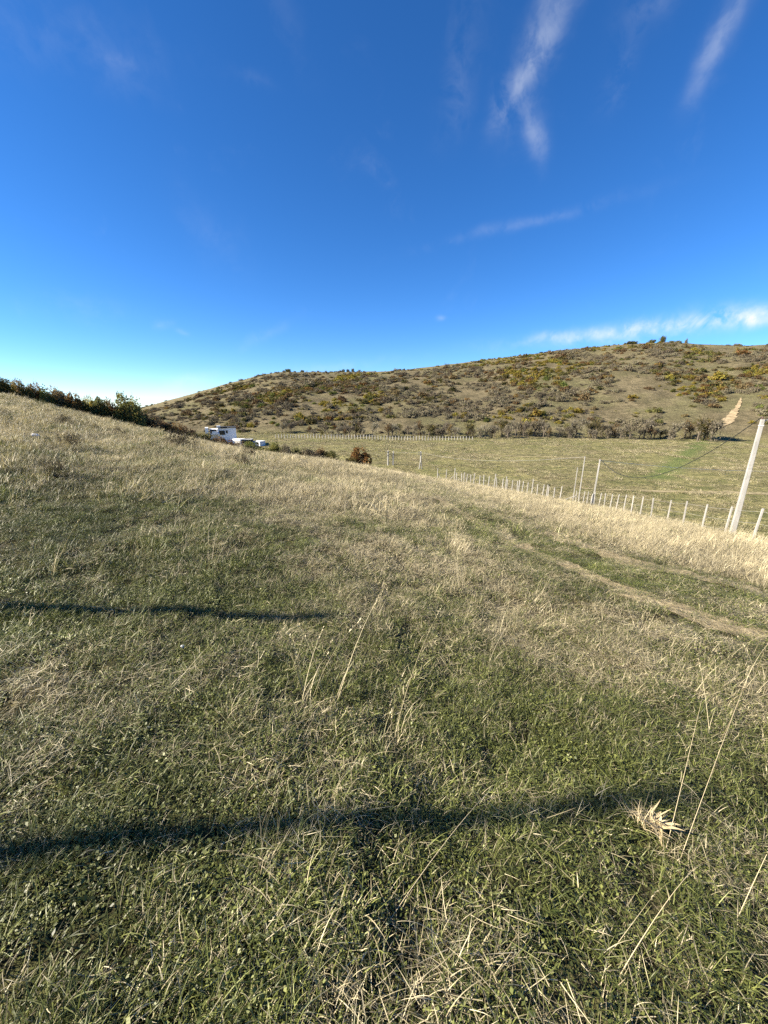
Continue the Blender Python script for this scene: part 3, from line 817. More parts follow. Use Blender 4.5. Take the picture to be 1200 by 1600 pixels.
def pole(name, base, top_h, hw0, hw1, label, rz=0.0, lean=(0, 0), arms=(), insul=True, mat=None, group=None, cap=False):
    x, y = base; z = ground(x, y); root = empty(name, (x, y, z)); tag(root, label, 'pole', group)
    mb = MB(); mb.taper((0, 0, -0.4), (lean[0], lean[1], top_h), hw0, hw1, 0.12, rz); mb.build('shaft', mat or WHITE_CONC, root)
    for (zz, x0, x1) in arms:
        mb = MB(); mb.box(lean[0] + x0, lean[0] + x1, lean[1] - hw1 - 0.09, lean[1] - hw1 - 0.003, zz - 0.05, zz + 0.05); mb.build('crossarm', mat or WHITE_CONC, root)
    if insul:
        mb = MB(); c = np.array([lean[0] - hw1 * 0.7, lean[1] - hw1 * 0.2, top_h])
        mb.tube([c, c + (0, 0, 0.05), c + (0, 0, 0.09), c + (0, 0, 0.13)], 0.045, 0.03, 8); mb.build('insulator', mP, root)
    if cap:
        mb = MB(); mb.taper((lean[0], lean[1], top_h - 0.34), (lean[0], lean[1], top_h - 0.28), hw1 + 0.02, hw1 + 0.02, 0.1, rz); mb.build('clamp_band', mW, root)
        mb = MB(); c = np.array([lean[0] + hw1, lean[1], top_h - 0.1]); mb.tube([c, c + (0.22, 0, 0.10), c + (0.30, 0, 0.22)], 0.018, n=6); mb.build('hook', mW, root)
    return root, np.array([x + lean[0], y + lean[1], z + top_h])


# near pole
x, y = on_line(1143, 830, FA1, FA2); x += 0.10; y += 0.05
pz = top_z(1190, 655, x, y) - ground(x, y)
P1, T1 = pole('utility_pole', (x, y), pz, 0.125, 0.075, 'tall tapered white concrete pole at the right edge behind the fence', -0.5, (0.06, 0.0), cap=True)
x, y = on_line(924, 783, (18.35, 17.9), (25.3, 48.6)); h2 = top_z(936, 717, x, y) - ground(x, y)
P2, T2 = pole('utility_pole', (x + 0.15, y), h2, 0.10, 0.07, 'thicker of the two tall white poles at the fence corner', -0.5, (0.12, 0))
mb = MB(); mb.taper((-0.22, -0.1, -0.3), (-0.12, -0.1, 1.7), 0.085, 0.08, 0.15); mb.build('stub_post', WHITE_CONC, P2)
x, y = 25.4, 50.4; d = pix(904, 780); x = y * d[0] / d[1]; h3 = top_z(911, 713, x, y) - ground(x, y)
P3, T3 = pole('utility_pole', (x, y), h3, 0.07, 0.05, 'thinner of the two tall white poles, left of the thick one', -0.5, (0.05, 0))
x = 54.0 * pix(897, 768)[0] / pix(897, 768)[1]; y = 54.0
P4, T4 = pole('thin_pole', (x, y), top_z(900, 730, x, y) - ground(x, y), 0.055, 0.045, 'slender white post standing left of the thinner tall pole', -0.5, (0.03, 0), insul=False)


def valley_base(u, v): q = hit(u, v); return q[0], q[1]


# A-frame pole and pair with crossarms down in the valley
x, y = valley_base(657, 733); h5 = top_z(657, 705, x, y) - ground(x, y); z = ground(x, y)
P5 = empty('utility_pole', (x, y, z)); tag(P5, 'pale A-frame pole with two short crossarms in the valley', 'pole')
mb = MB(); mb.taper((0, 0, h5 * 0.38), (0.0, 0, h5), 0.15, 0.12, 0.1, -0.5); mb.build('shaft', WHITE_CONC, P5)
for sx in (-1, 1):
    mb = MB(); mb.tube([(0.36 * sx, 0, -0.3), (0.04 * sx, 0, h5 * 0.48)], 0.12, 0.11, 8); mb.build('leg', WHITE_CONC, P5)
for zz in (h5 * 0.95, h5 * 0.84):
    mb = MB(); mb.box(-0.75, 0.12, -0.2, -0.11, zz - 0.06, zz + 0.06); mb.build('crossarm', WHITE_CONC, P5)
T5 = np.array([x, y, z + h5])
x, y = valley_base(606, 727); h6 = top_z(606, 704, x, y) - ground(x, y)
P6, T6 = pole('utility_pole', (x, y), h6, 0.16, 0.13, 'left pole of the valley pair, with short crossarms', -0.5, (0.06, 0), arms=((h6 * 0.93, -0.75, 0.2), (h6 * 0.7, -0.5, 0.15)), insul=False)
x, y = valley_base(614, 727); h7 = top_z(614.5, 705, x, y) - ground(x, y)
P7, T7 = pole('utility_pole', (x, y), h7, 0.15, 0.12, 'right pole of the valley pair, plain with a rounded top', -0.5, (0.05, 0), insul=False)

# the pole out of view on the left whose shadows cross the turf (a pair on one line)
def shadow_pole(uv_tip, length, hw0, hw1, label):
    q = hit(*uv_tip); d = np.array([math.sin(SUN_AZ), math.cos(SUN_AZ)])
    best = None
    for L in np.linspace(length * 0.5, length * 1.5, 200):
        bx, by = q[0] + d[0] * L, q[1] + d[1] * L
        hh = q[2] + L * math.tan(SUN_EL) - ground(bx, by)
        if best is None or abs(L - length) < best[0]: best = (abs(L - length), bx, by, hh)
    _, bx, by, hh = best
    return pole('utility_pole', (bx, by), hh, hw0, hw1, label, 0.3, insul=False)


shadow_pole((1098, 1246), 12.0, 0.052, 0.040, 'concrete pole left of view whose long shadow crosses the foreground turf')
shadow_pole((526, 966), 11.0, 0.075, 0.05, 'second concrete pole left of view casting the shorter middle shadow')


def cable(name, a, b, sag, r, mat, label, n=28):
    mb = MB(); a = np.array(a); b = np.array(b); o = bpy.data.objects.new(name, None)
    pts = [a + (b - a) * t - np.array([0, 0, sag * 4 * t * (1 - t)]) for t in np.linspace(0, 1, n)]
    mb.tube([q - a for q in pts], r, n=6)
    ob = mb.build(name, mat); ob.location = a; tag(ob, label, 'cable'); return ob


cable('power_cable', T1 + (-0.08, 0, 0.10), T2 + (0, 0, 0.05), 2.6, 0.020, mC, 'dark cable sagging from the tall right pole to the fence corner poles')
cable('power_cable', T1 + (0.1, 0, 0.05), T1 + (16, -7, 1.2), 0.8, 0.014, mC, 'short dark cable leaving the tall pole towards the right edge')
ez = np.array([T2[0] + 46, T2[1] + 16, 0.0]); ez[2] = top_z(1200, 730, ez[0], ez[1]) + 0.6
cable('power_cable', T2 + (0, 0, -0.15), ez, 0.7, 0.02, mW2, 'pale wire running from the fence corner pole to the right edge')
cable('power_cable', T3 + (0, 0, -0.05), T5 + (-0.3, 0, -0.2), 1.2, 0.014, WHITE_CONC, 'pale wire strung from the thin tall pole to the valley A-frame')
cable('power_cable', T5 + (-0.5, 0, -0.2), T7 + (0, 0, -0.1), 0.25, 0.014, WHITE_CONC, 'pale wire linking the valley A-frame to the pole pair')

# ------------------------------------------------------------------ shrubs and trees
def leaf_material(name, c0, c1, c2, trans=0.25):
    m, t, out = material(name)
    br = t.attr('br'); bd = t.attr('bd')
    col = t.mix(br, c0, c1); col = t.mix(t.ramp(bd, 0.72, 0.95), col, c2)
    oi = t.n.new('ShaderNodeObjectInfo'); hsv = t.n.new('ShaderNodeHueSaturation'); t.l.new(col, hsv.inputs['Color'])
    t.l.new(t.ramp(oi.outputs['Random'], 0, 1, 0.75, 1.25, False), hsv.inputs['Value'])
    t.l.new(t.ramp(oi.outputs['Random'], 0, 1, 0.485, 0.515, False), hsv.inputs['Hue'])
    b = t.n.new('ShaderNodeBsdfDiffuse'); t.l.new(hsv.outputs[0], b.inputs['Color'])
    tr = t.n.new('ShaderNodeBsdfTranslucent'); t.l.new(hsv.outputs[0], tr.inputs['Color'])
    mx = t.n.new('ShaderNodeMixShader'); mx.inputs[0].default_value = trans
    t.l.new(b.outputs[0], mx.inputs[1]); t.l.new(tr.outputs[0], mx.inputs[2]); t.l.new(mx.outputs[0], out.inputs['Surface'])
    return m


LEAF = {
    'olive': leaf_material('olive_leaves', (0.066, 0.068, 0.026), (0.135, 0.126, 0.050), (0.16, 0.12, 0.045)),
    'yellow': leaf_material('yellow_leaves', (0.13, 0.115, 0.025), (0.26, 0.215, 0.050), (0.19, 0.12, 0.03)),
    'grey': leaf_material('bare_grey_twigs', (0.105, 0.088, 0.062), (0.215, 0.185, 0.130), (0.11, 0.105, 0.055), 0.15),
    'brown': leaf_material('brown_leaves', (0.095, 0.072, 0.040), (0.195, 0.150, 0.080), (0.17, 0.095, 0.04)),
    'dark': leaf_material('dark_evergreen_leaves', (0.030, 0.036, 0.016), (0.080, 0.082, 0.034), (0.10, 0.075, 0.03)),
    'rust': leaf_material('rust_leaves', (0.115, 0.066, 0.026), (0.225, 0.135, 0.050), (0.14, 0.13, 0.04)),
    'twig': leaf_material('pale_grey_twigs', (0.16, 0.138, 0.10), (0.27, 0.24, 0.18), (0.14, 0.13, 0.07), 0.3),
    'green': leaf_material('green_leaves', (0.060, 0.080, 0.022), (0.135, 0.155, 0.048), (0.16, 0.14, 0.04)),
}
for k_, (a_, b_, c_) in {'olive': ((0.10, 0.105, 0.035), (0.20, 0.19, 0.065), (0.2, 0.14, 0.05)), 'yellow': ((0.18, 0.16, 0.035), (0.32, 0.27, 0.07), (0.24, 0.15, 0.04)),
                           'brown': ((0.125, 0.09, 0.05), (0.24, 0.175, 0.09), (0.2, 0.11, 0.045)), 'dark': ((0.055, 0.065, 0.026), (0.125, 0.13, 0.05), (0.15, 0.11, 0.04)),
                           'rust': ((0.15, 0.08, 0.03), (0.27, 0.155, 0.055), (0.17, 0.15, 0.05)), 'green': ((0.09, 0.115, 0.03), (0.18, 0.20, 0.06), (0.2, 0.17, 0.05)),
                           'grey': ((0.12, 0.10, 0.07), (0.23, 0.2, 0.14), (0.12, 0.115, 0.06))}.items():
    LEAF[k_ + '_near'] = leaf_material(k_ + '_bush_leaves', a_, b_, c_, 0.42)
LEAF['shrub'] = leaf_material('dead_brushwood', (0.05, 0.04, 0.028), (0.12, 0.098, 0.07), (0.08, 0.075, 0.03), 0.1)
mB, tB, oB = material('grey_bark'); gB = tB.n.new('ShaderNodeNewGeometry')
principled(tB, oB, tB.mix(tB.noise(gB.outputs['Position'], 3.0, 4), (0.06, 0.05, 0.038), (0.16, 0.135, 0.105)), 0.9, 0.1)


def crown_data(nclump, nleaf, size, dims, seed, flat=0.35, twig=0.0, hollow=0.55, zmin=0.05):
    """leaf faces gathered in uneven clumps inside a dome of half-sizes dims; unit: metres"""
    g = np.random.default_rng(seed); rx, ry, rz = dims
    cen = []
    while len(cen) < nclump:
        q = g.uniform(-1, 1, 3); q[2] = q[2] * 0.5 + 0.5
        if (q[0] ** 2 + q[1] ** 2) * (0.75 + 0.5 * g.random()) + (q[2] * 0.9) ** 2 < 1.0: cen.append(q * (rx * 0.8, ry * 0.8, rz * 0.8))
    cen = np.array(cen); cr = g.uniform(0.22, 0.48, nclump) * min(rx, ry, rz * 1.3); cv = g.random(nclump)
    ci = g.integers(0, nclump, nleaf)
    dv = g.normal(0, 1, (nleaf, 3)); dv /= np.linalg.norm(dv, axis=1)[:, None]
    rad = cr[ci] * (hollow + (1 - hollow) * g.random(nleaf)) * g.uniform(0.75, 1.15, nleaf)
    c = cen[ci] + dv * rad[:, None]; c[:, 2] = np.maximum(c[:, 2], zmin)
    a = g.normal(0, 1, (nleaf, 3)); a[:, 2] *= 0.7; a /= np.linalg.norm(a, axis=1)[:, None]
    b = np.cross(a, g.normal(0, 1, (nleaf, 3))); b /= np.linalg.norm(b, axis=1)[:, None]
    L = g.uniform(0.6, 1.3, nleaf) * size; Wd = L * 0.55
    if twig > 0:
        k = g.random(nleaf) < twig; L[k] *= 3.2; Wd[k] = size * 0.14; a[k] = dv[k] * 0.7 + a[k] * 0.4 + np.array([0, 0, 0.35])
    v = np.stack([c - a * L[:, None] * 0.5, c + b * Wd[:, None] * 0.5, c + a * L[:, None] * 0.5, c - b * Wd[:, None] * 0.5], 1)
    br = np.clip(0.55 * cv[ci] + 0.45 * g.random(nleaf), 0, 1)
    return v.reshape(-1, 3), np.arange(nleaf * 4).reshape(-1, 4), np.repeat(g.random(nleaf), 4), np.zeros(nleaf * 4), np.repeat(br, 4)


def crown_mesh(name, mat, *a, **k):
    v, f, bd, tip, br = crown_data(*a, **k); me = mesh_np(name, v, f, (mat,))
    fattr(me, 'bd', bd.astype(np.float32)); fattr(me, 'br', br.astype(np.float32)); return me


def stems_mesh(name, n, h, r, seed, spread=0.5):
    g = random.Random(seed); mb = MB()
    for i in range(n):
        a = g.uniform(0, 6.28); s = g.uniform(0.3, 1) * spread; hh = h * g.uniform(0.6, 1.0)
        mb.tube([(0.1 * math.cos(a), 0.1 * math.sin(a), -0.2), (0.5 * s * math.cos(a), 0.5 * s * math.sin(a), hh * 0.5), (s * math.cos(a) + g.uniform(-.1, .1), s * math.sin(a), hh)], r, r * 0.3, 5)
    return mb.mesh(name, mB)


# ---- bushes on the left skyline (each its own) : u centre, v base, v top, width px, colour, label
SKY_BUSH = {k: [crown_mesh('foliage', LEAF[k + '_near'], 22, 4200, 0.10, (1.0, 0.9, 1.0), 600 + 7 * j + i, twig=0.03) for j in range(2)] for i, k in enumerate(('olive', 'yellow', 'brown', 'dark', 'rust', 'green', 'grey'))}
SKY_STEMS = stems_mesh('stem', 7, 0.8, 0.03, 4)


def shrub(name, x, y, w, h, colour, label, cat='bush', group=None, var=0, stems=True, sink=0.05):
    z = ground(x, y); root = empty(name, (x, y, z - sink), random.uniform(0, 6.28)); tag(root, label, cat, group)
    f = link(bpy.data.objects.new('foliage', SKY_BUSH[colour][var % 2]), root); f.scale = (w / 2, w / 2 * random.uniform(0.85, 1.1), h)
    if stems:
        s = link(bpy.data.objects.new('stem', SKY_STEMS), root); s.scale = (w / 2, w / 2, h)
    return root


def bush_at(u, vb, vt, wpx, colour, label, r, cat='bush', group=None, var=0, name='autumn_bush'):
    d = pix(u, vb); k = r / math.hypot(d[0], d[1]); x, y = d[0] * k, d[1] * k
    h = max(top_z(u, vt, x, y) - ground(x, y), 0.5); w = wpx / 600.0 * k
    return shrub(name, x, y, w, h, colour, label, cat, group, var)


skyline = [
    (4, 622, 592, 34, 'dark', 'dark bush at the left edge of the skyline row'), (14, 612, 596, 24, 'yellow', 'yellow-green bush near the left edge of the skyline row'),
    (30, 618, 600, 30, 'brown', 'brown bush right of the leftmost yellow-green one on the skyline'), (42, 622, 604, 26, 'olive', 'olive bush fourth from the left edge on the skyline'),
    (56, 624, 603, 26, 'rust', 'rust-tinged bush in the left part of the skyline row'), (66, 628, 605, 34, 'dark', 'dark green bush beside the rust-tinged one on the skyline'),
    (74, 628, 613, 22, 'green', 'bright green bush in front of the skyline row'), (90, 632, 611, 36, 'brown', 'brown-red bush right of the bright green skyline bush'),
    (104, 634, 616, 26, 'grey', 'grey bush in the middle of the skyline row'), (116, 636, 617, 30, 'rust', 'rust and orange bush in the middle of the skyline row'),
    (130, 638, 620, 28, 'olive', 'olive bush right of the orange skyline bush'), (143, 642, 622, 28, 'yellow', 'yellow leafed bush in the right half of the skyline row'),
    (158, 645, 624, 34, 'dark', 'dark bush between yellow and olive bushes on the skyline'), (172, 650, 629, 30, 'brown', 'low brown bush left of the large end bush'),
    (186, 655, 630, 34, 'olive', 'olive bush with a yellow side left of the largest skyline bush'), (203, 660, 622, 54, 'olive', 'largest olive green bush ending the skyline row'),
    (195, 658, 636, 26, 'rust', 'rust leaved bush in front of the largest skyline bush'), (220, 664, 640, 30, 'brown', 'sloping brown bush just right of the largest skyline bush')]
for i, (u, vb, vt, w, c, lab) in enumerate(skyline):
    bush_at(u, vb, vt - 6, w * 1.1, c, lab, 66.5 + (i % 3) * 1.6, group='bushes along the left skyline', var=i)
hedge = [
    (240, 672, 655, 30, 'brown', 'brown hedge bush below the large skyline bush'), (256, 676, 659, 28, 'brown', 'second brown hedge bush above the big grey shrub'),
    (272, 680, 663, 30, 'rust', 'dark rust hedge bush behind the field brow'), (290, 684, 667, 30, 'brown', 'brown hedge bush left of the white house'),
    (306, 688, 670, 28, 'olive', 'olive hedge bush just left of the white house'), (322, 691, 676, 26, 'olive', 'olive hedge bush under the left end of the house'),
    (338, 693, 681, 26, 'brown', 'brown hedge bush below the house window'), (354, 696, 685, 24, 'rust', 'rust hedge bush below the right house wall'),
    (370, 699, 688, 22, 'brown', 'low brown hedge bush beneath the terrace wall'), (393, 704, 690, 34, 'green', 'green bush in front of the dark outbuilding'),
    (412, 706, 695, 24, 'olive', 'olive bush right of the green one by the outbuilding'), (430, 708, 694, 30, 'olive', 'rounded olive bush right of the outbuildings'),
    (447, 710, 697, 24, 'grey', 'grey-brown bush in the middle of the brow hedge'), (464, 713, 699, 28, 'dark', 'dark bush in the brow hedge right of the grey one'),
    (485, 716, 702, 30, 'grey', 'wide grey-brown bush in the brow hedge'), (500, 718, 702, 26, 'brown', 'brown bush near the right end of the brow hedge'),
    (517, 720, 706, 26, 'dark', 'dark bush ending the brow hedge on the right'), (563, 726, 700, 34, 'rust', 'round rust brown bush alone on the field brow'),
    (548, 725, 713, 16, 'olive', 'small olive bush left of the lone rust bush')]
for i, (u, vb, vt, w, c, lab) in enumerate(hedge):
    bush_at(u, vb, vt + 1 if 300 < u < 420 else vt - 3, w * 1.3, c, lab, 69.0 + (i % 2) * 1.2, group='bushes behind the field brow', var=i, name='hedge_bush')

# low dry brushwood in the left field
TWIGS = [crown_mesh('twig', LEAF[k], 16, 1500, 0.09, (1, 1, 0.8), 700 + i, twig=0.75, hollow=0.3) for i, k in enumerate(('shrub', 'shrub', 'dark'))]
low = [(15, 659, 652, 14, 2, 'small dark shrub at the left edge of the field'), (62, 633, 626, 14, 2, 'dark small shrub just below the skyline bushes at left'),
       (60, 683, 677, 12, 1, 'little brown shrub behind the white stone'), (112, 700, 685, 34, 0, 'twiggy grey-brown shrub right of the white stone'),
       (97, 660, 651, 20, 1, 'brown shrub below the middle of the skyline row'), (103, 666, 655, 28, 0, 'grey twiggy shrub under the brown one in the left field'),
       (133, 668, 660, 14, 2, 'dark low shrub in the upper left field'), (149, 674, 665, 14, 2, 'second dark low shrub right in the upper left field'),
       (183, 681, 672, 26, 0, 'flat grey shrub in the straw below the large bush'), (205, 668, 662, 14, 1, 'tiny brown shrub at the foot of the large bush'),
       (285, 702, 680, 54, 0, 'largest grey-brown twiggy shrub on the field left of the house'), (376, 728, 716, 26, 0, 'grey twiggy shrub in tall straw below the outbuildings'),
       (390, 714, 700, 20, 1, 'brown shrub at the brow below the dark outbuilding'), (92, 745, 728, 34, 0, 'low heap of grey dead stalks in the left field')]
for i, (u, vb, vt, w, k, lab) in enumerate(low):
    q = hit(u, vb); r = math.hypot(q[0], q[1]); kk = r / math.hypot(*pix(u, vb)[:2])
    h = (vb - vt) / 600.0 * kk * 1.7 + 0.12; wd = w / 600.0 * kk * 1.25
    o = bpy.data.objects.new('dry_shrub', TWIGS[k]); link(o); o.location = (q[0], q[1], q[2] - 0.03); o.scale = (wd / 2, wd / 2, h); o.rotation_euler = (0, 0, i * 1.3)
    tag(o, lab, 'shrub', 'low shrubs in the left field')

# ---- bare tree row at the foot of the far hill
def bare_tree(seed):
    g = random.Random(seed); tr = MB(); tips = []
    def grow(p, d, L, r, depth):
        q = p + d * L; m = (p + q) / 2 + Vector((g.uniform(-1, 1), g.uniform(-1, 1), 0)) * L * 0.06
        tr.tube([p, m, q], r, r * 0.7, 5 if depth < 2 else 3); tips.append((q, d, depth))
        if depth < 3:
            for i in range(3 if depth else 5):
                a = g.uniform(0, 6.28); nd = (d * g.uniform(0.6, 1.1) + Vector((math.cos(a), math.sin(a), g.uniform(0.0, 0.4))) * g.uniform(0.5, 0.9)).normalized()
                grow(p + (q - p) * g.uniform(0.55, 1.0), nd, L * g.uniform(0.55, 0.85), r * 0.6, depth + 1)
    grow(Vector((0, 0, -0.02)), Vector((g.uniform(-.1, .1), g.uniform(-.1, .1), 1)).normalized(), 0.26, 0.028, 0)
    return tr, tips


TREES = []
for s in range(6):
    tr, tips = bare_tree(40 + s); trunk = tr.mesh('trunk', mB)
    g = np.random.default_rng(s); n = 1100; c = []; a = []
    deep = [t for t in tips if t[2] >= 1]
    for i in range(n):
        q, d, _ = deep[int(g.integers(0, len(deep)))]
        dd = np.array(d) * 0.5 + g.normal(0, 0.55, 3) + (0, 0, 0.25); dd /= np.linalg.norm(dd)
        c.append(np.array(q) + dd * 0.09 * g.random() + g.normal(0, 0.025, 3)); a.append(dd)
    c = np.array(c); a = np.array(a); low_ = g.random(n) < 0.25; c[low_, 2] *= g.random(low_.sum()); c[:, 2] = np.maximum(c[:, 2], 0.02)
    b = np.cross(a, g.normal(0, 1, (n, 3))); b /= np.linalg.norm(b, axis=1)[:, None]
    L = g.uniform(0.04, 0.11, n)[:, None]; Wd = np.where(g.random(n) < 0.7, 0.006, 0.022)[:, None]
    V = np.stack([c - a * L / 2, c + b * Wd / 2, c + a * L / 2, c - b * Wd / 2], 1).reshape(-1, 3)
    me = mesh_np('crown', V, np.arange(n * 4).reshape(-1, 4), (LEAF[('twig', 'twig', 'brown', 'twig', 'olive', 'grey')[s]],))
    fattr(me, 'bd', np.repeat(g.random(n), 4).astype(np.float32)); fattr(me, 'br', np.repeat(g.random(n), 4).astype(np.float32))
    TREES.append((trunk, me))


def tree_at(x, y, h, w, k, label, group, name='bare_tree'):
    root = empty(name, (x, y, ground(x, y)), random.uniform(0, 6.28)); tag(root, label, 'tree', group)
    for nm, me in (('trunk', TREES[k][0]), ('crown', TREES[k][1])):
        o = link(bpy.data.objects.new(nm, me), root); o.scale = (w, w, h)
    return root


ONES = 'first second third fourth fifth sixth seventh eighth ninth tenth eleventh twelfth thirteenth fourteenth fifteenth sixteenth seventeenth eighteenth nineteenth'.split()
ORD = list(ONES)
for tn, th in (('twenty', 'twentieth'), ('thirty', 'thirtieth'), ('forty', 'fortieth'), ('fifty', 'fiftieth'), ('sixty', 'sixtieth'), ('seventy', 'seventieth'), ('eighty', 'eightieth'), ('ninety', 'ninetieth')):
    ORD += [th] + [tn + '-' + w for w in ONES[:9]]
n = 0
for u in np.arange(440, 1118, 7.6):
    d = pix(u + random.uniform(-3, 3), 676); R0 = float(np.interp(math.degrees(math.atan2(d[0], d[1])), RB_DEG, RB_VAL)) + random.uniform(-9, 4)
    k = R0 / math.hypot(d[0], d[1]); x, y = d[0] * k, d[1] * k
    big = 1.0 if u > 780 else 0.82
    h = random.uniform(5.0, 12.0) * big
    if random.random() < 0.1: continue
    if u > 1060: h *= 1.15
    tree_at(x, y, h * 1.15, h * random.uniform(0.9, 1.25), n % 6, ORD[n] + ' leafless tree from the left in the row along the far hill foot', 'bare trees at the foot of the far hill'); n += 1

# ---- lone trees on the crest
def crest_bush(u, vt, wpx, colour, label, hpx):
    d = pix(u, 560); r = CREST_R - 6; k = r / math.hypot(d[0], d[1]); x, y = d[0] * k, d[1] * k
    h = hpx / 600.0 * k; shrub('crest_tree', x, y, wpx / 600.0 * k, h, colour, label, 'tree', 'dark bushes on the hill crest', stems=True, sink=0.3)


for (u, w, h, c, lab) in ((1030, 13, 11, 'dark', 'tallest dark round tree on the hill crest'), (1014, 14, 6, 'dark', 'low dark bush left of the tallest crest tree'),
                          (984, 20, 5, 'dark', 'flat dark bush on the crest left of the tallest tree'), (1050, 22, 6, 'olive', 'flat bush right of the tallest crest tree'),
                          (449, 11, 5, 'dark', 'dark bush on the left summit of the hill'), (471, 10, 4, 'dark', 'small bush right of the left summit'),
                          (536, 6, 5, 'dark', 'first of three round bushes on the crest'), (543, 6, 5, 'dark', 'middle of three round bushes on the crest'),
                          (551, 7, 6, 'dark', 'third of three round bushes on the crest'), (1067, 5, 8, 'grey', 'thin upright bush on the crest right of the tallest tree')):
    crest_bush(u, 0, w, c, lab, h)

# ---- hillside scrub: the largest in view one by one, the rest as one mass
HILL = {}
for i, k in enumerate(('olive', 'yellow', 'grey', 'brown', 'dark', 'rust', 'green')):
    HILL[k] = [crown_mesh('hill_scrub', LEAF[k], 16, 520, 0.25, (1.0, 1.0, 0.72), 800 + 5 * i + j, twig=0.1 if k != 'grey' else 0.5) for j in range(2)]
KEYS = list(HILL)
p = sample(165, 500, 0.12, half=49.0)
rr = np.hypot(p[:, 0], p[:, 1]); ph = np.degrees(np.arctan2(p[:, 0], p[:, 1])); rb = np.interp(ph, RB_DEG, RB_VAL); wv = (rr - rb) / (CREST_R - rb)
cl1 = fbm(p[:, 0] / 26, p[:, 1] / 26, 101, 4); cl2 = fbm(p[:, 0] / 8, p[:, 1] / 8, 105, 3)
dens = 1.25 * sstep(0.6 * cl1 + 0.4 * cl2, 0.38, 0.58) * (0.28 + 0.72 * sstep(wv, 0.02, 0.12)) * (1 - 0.72 * sstep(wv, 0.62, 0.9))
dens *= 1 - 0.6 * sstep(-ph, 18, 30)
dens *= dist_poly(p[:, 0], p[:, 1], [hit(1128, 668), hit(1158, 622)]) > 7
keep = (wv > 0.012) & (wv < 1.0) & (rng.random(len(p)) < dens); p = p[keep]; wv = wv[keep]; rr = rr[keep]; cl1 = cl1[keep]
hue = fbm(p[:, 0] / 34, p[:, 1] / 34, 111, 3) + rng.normal(0, 0.09, len(p))
kind = np.where(hue < 0.51, 2, np.where(hue < 0.59, 3, np.where(hue < 0.70, 0, np.where(hue < 0.73, 6, 1))))
kind = np.where(rng.random(len(p)) < 0.03, 4, kind); kind = np.where((rng.random(len(p)) < 0.05), 5, kind)
kind = np.where((wv < 0.2) & (rng.random(len(p)) < 0.45), 2, kind)
size = rng.gamma(2.6, 0.40, len(p)) + 0.45; size *= 1.15 - 0.3 * sstep(wv, 0.5, 1.0)
# spots where the photograph shows bright yellow or green thickets
for (u, v, du, n, k) in ((557, 606, 9, 10, 1), (545, 603, 16, 10, 0), (1128, 624, 10, 8, 1), (1100, 618, 12, 8, 1), (1083, 606, 6, 3, 1), (1180, 578, 20, 16, 1), (1140, 576, 10, 6, 0),
                         (1030, 580, 14, 8, 0), (1188, 606, 12, 9, 6), (1195, 622, 10, 7, 1), (727, 650, 12, 6, 1), (470, 612, 30, 16, 0), (410, 620, 16, 10, 6), (690, 600, 30, 14, 0),
                         (590, 645, 14, 6, 1), (815, 635, 8, 5, 1), (430, 660, 30, 10, 6), (990, 625, 12, 4, 1), (820, 612, 16, 6, 5), (1085, 560, 8, 4, 2), (620, 632, 5, 2, 4)):
    for _ in range(max(2, int(n * 0.6))):
        q = hit(u + random.gauss(0, du * 0.6), v + random.gauss(0, du * 0.18), 100)
        p = np.vstack([p, q[:2]]); kind = np.append(kind, k); size = np.append(size, random.uniform(1.3, 2.6)); rr = np.append(rr, math.hypot(q[0], q[1]))
app = size / rr; order = np.argsort(-app)
ind = order[:270]; rest = order[270:]
desc = {'olive': 'olive leaved scrub bush among the dry grass of the far hillside', 'yellow': 'yellow autumn scrub bush on the far hillside', 'grey': 'grey leafless scrub bush on the far hillside',
        'brown': 'dull brown scrub bush on the far hillside', 'dark': 'dark evergreen scrub bush on the far hillside', 'rust': 'rust coloured scrub bush on the far hillside',
        'green': 'fresh green scrub bush on the far hillside'}
zz = height(p[:, 0], p[:, 1])
bins = {}
for i in ind:
    xn = 600 + 600 * p[i, 0] / p[i, 1] * 1.0
    land = ('the white house', 'the lone rust bush', 'the valley pole pair', 'the enclosure posts', 'the fence corner poles', 'the near fence', 'the right tall pole')[int(np.searchsorted([430, 560, 690, 820, 960, 1080], xn))]
    wi = (rr[i] - np.interp(math.degrees(math.atan2(p[i, 0], p[i, 1])), RB_DEG, RB_VAL)) / 280.0
    lev = 'low' if wi < 0.12 else ('halfway' if wi < 0.45 else 'high')
    bins.setdefault((KEYS[kind[i]], land, lev), []).append((xn, i))
SCRUB_LABEL = {}
for (k, land, lev), it in bins.items():
    it.sort()
    for n, (_, i) in enumerate(it):
        c = k if k != 'grey' else 'leafless grey'
        SCRUB_LABEL[i] = ('%s %s scrub bush from left, %s uphill above %s' % (ORD[n], c, lev, land)) if len(it) > 1 else ('only large %s scrub bush %s uphill above %s' % (c, lev, land))
for i in ind:
    k = KEYS[kind[i]]; o = bpy.data.objects.new('hill_scrub', HILL[k][i % 2]); link(o)
    o.location = (p[i, 0], p[i, 1], zz[i] - 0.15); s = size[i]; o.scale = (s, s * random.uniform(0.8, 1.15), s * random.uniform(0.85, 1.15)); o.rotation_euler = (0, 0, random.uniform(0, 6.28))
    tag(o, SCRUB_LABEL[i], 'bush', k + ' scrub bushes on the far hillside')
protos = []; pk = {}
for k in KEYS:
    for j in range(2):
        pk[(k, j)] = len(protos); protos.append(bpy.data.objects.new('scrub_source.%03d' % len(protos), HILL[k][j]))
m = len(rest)
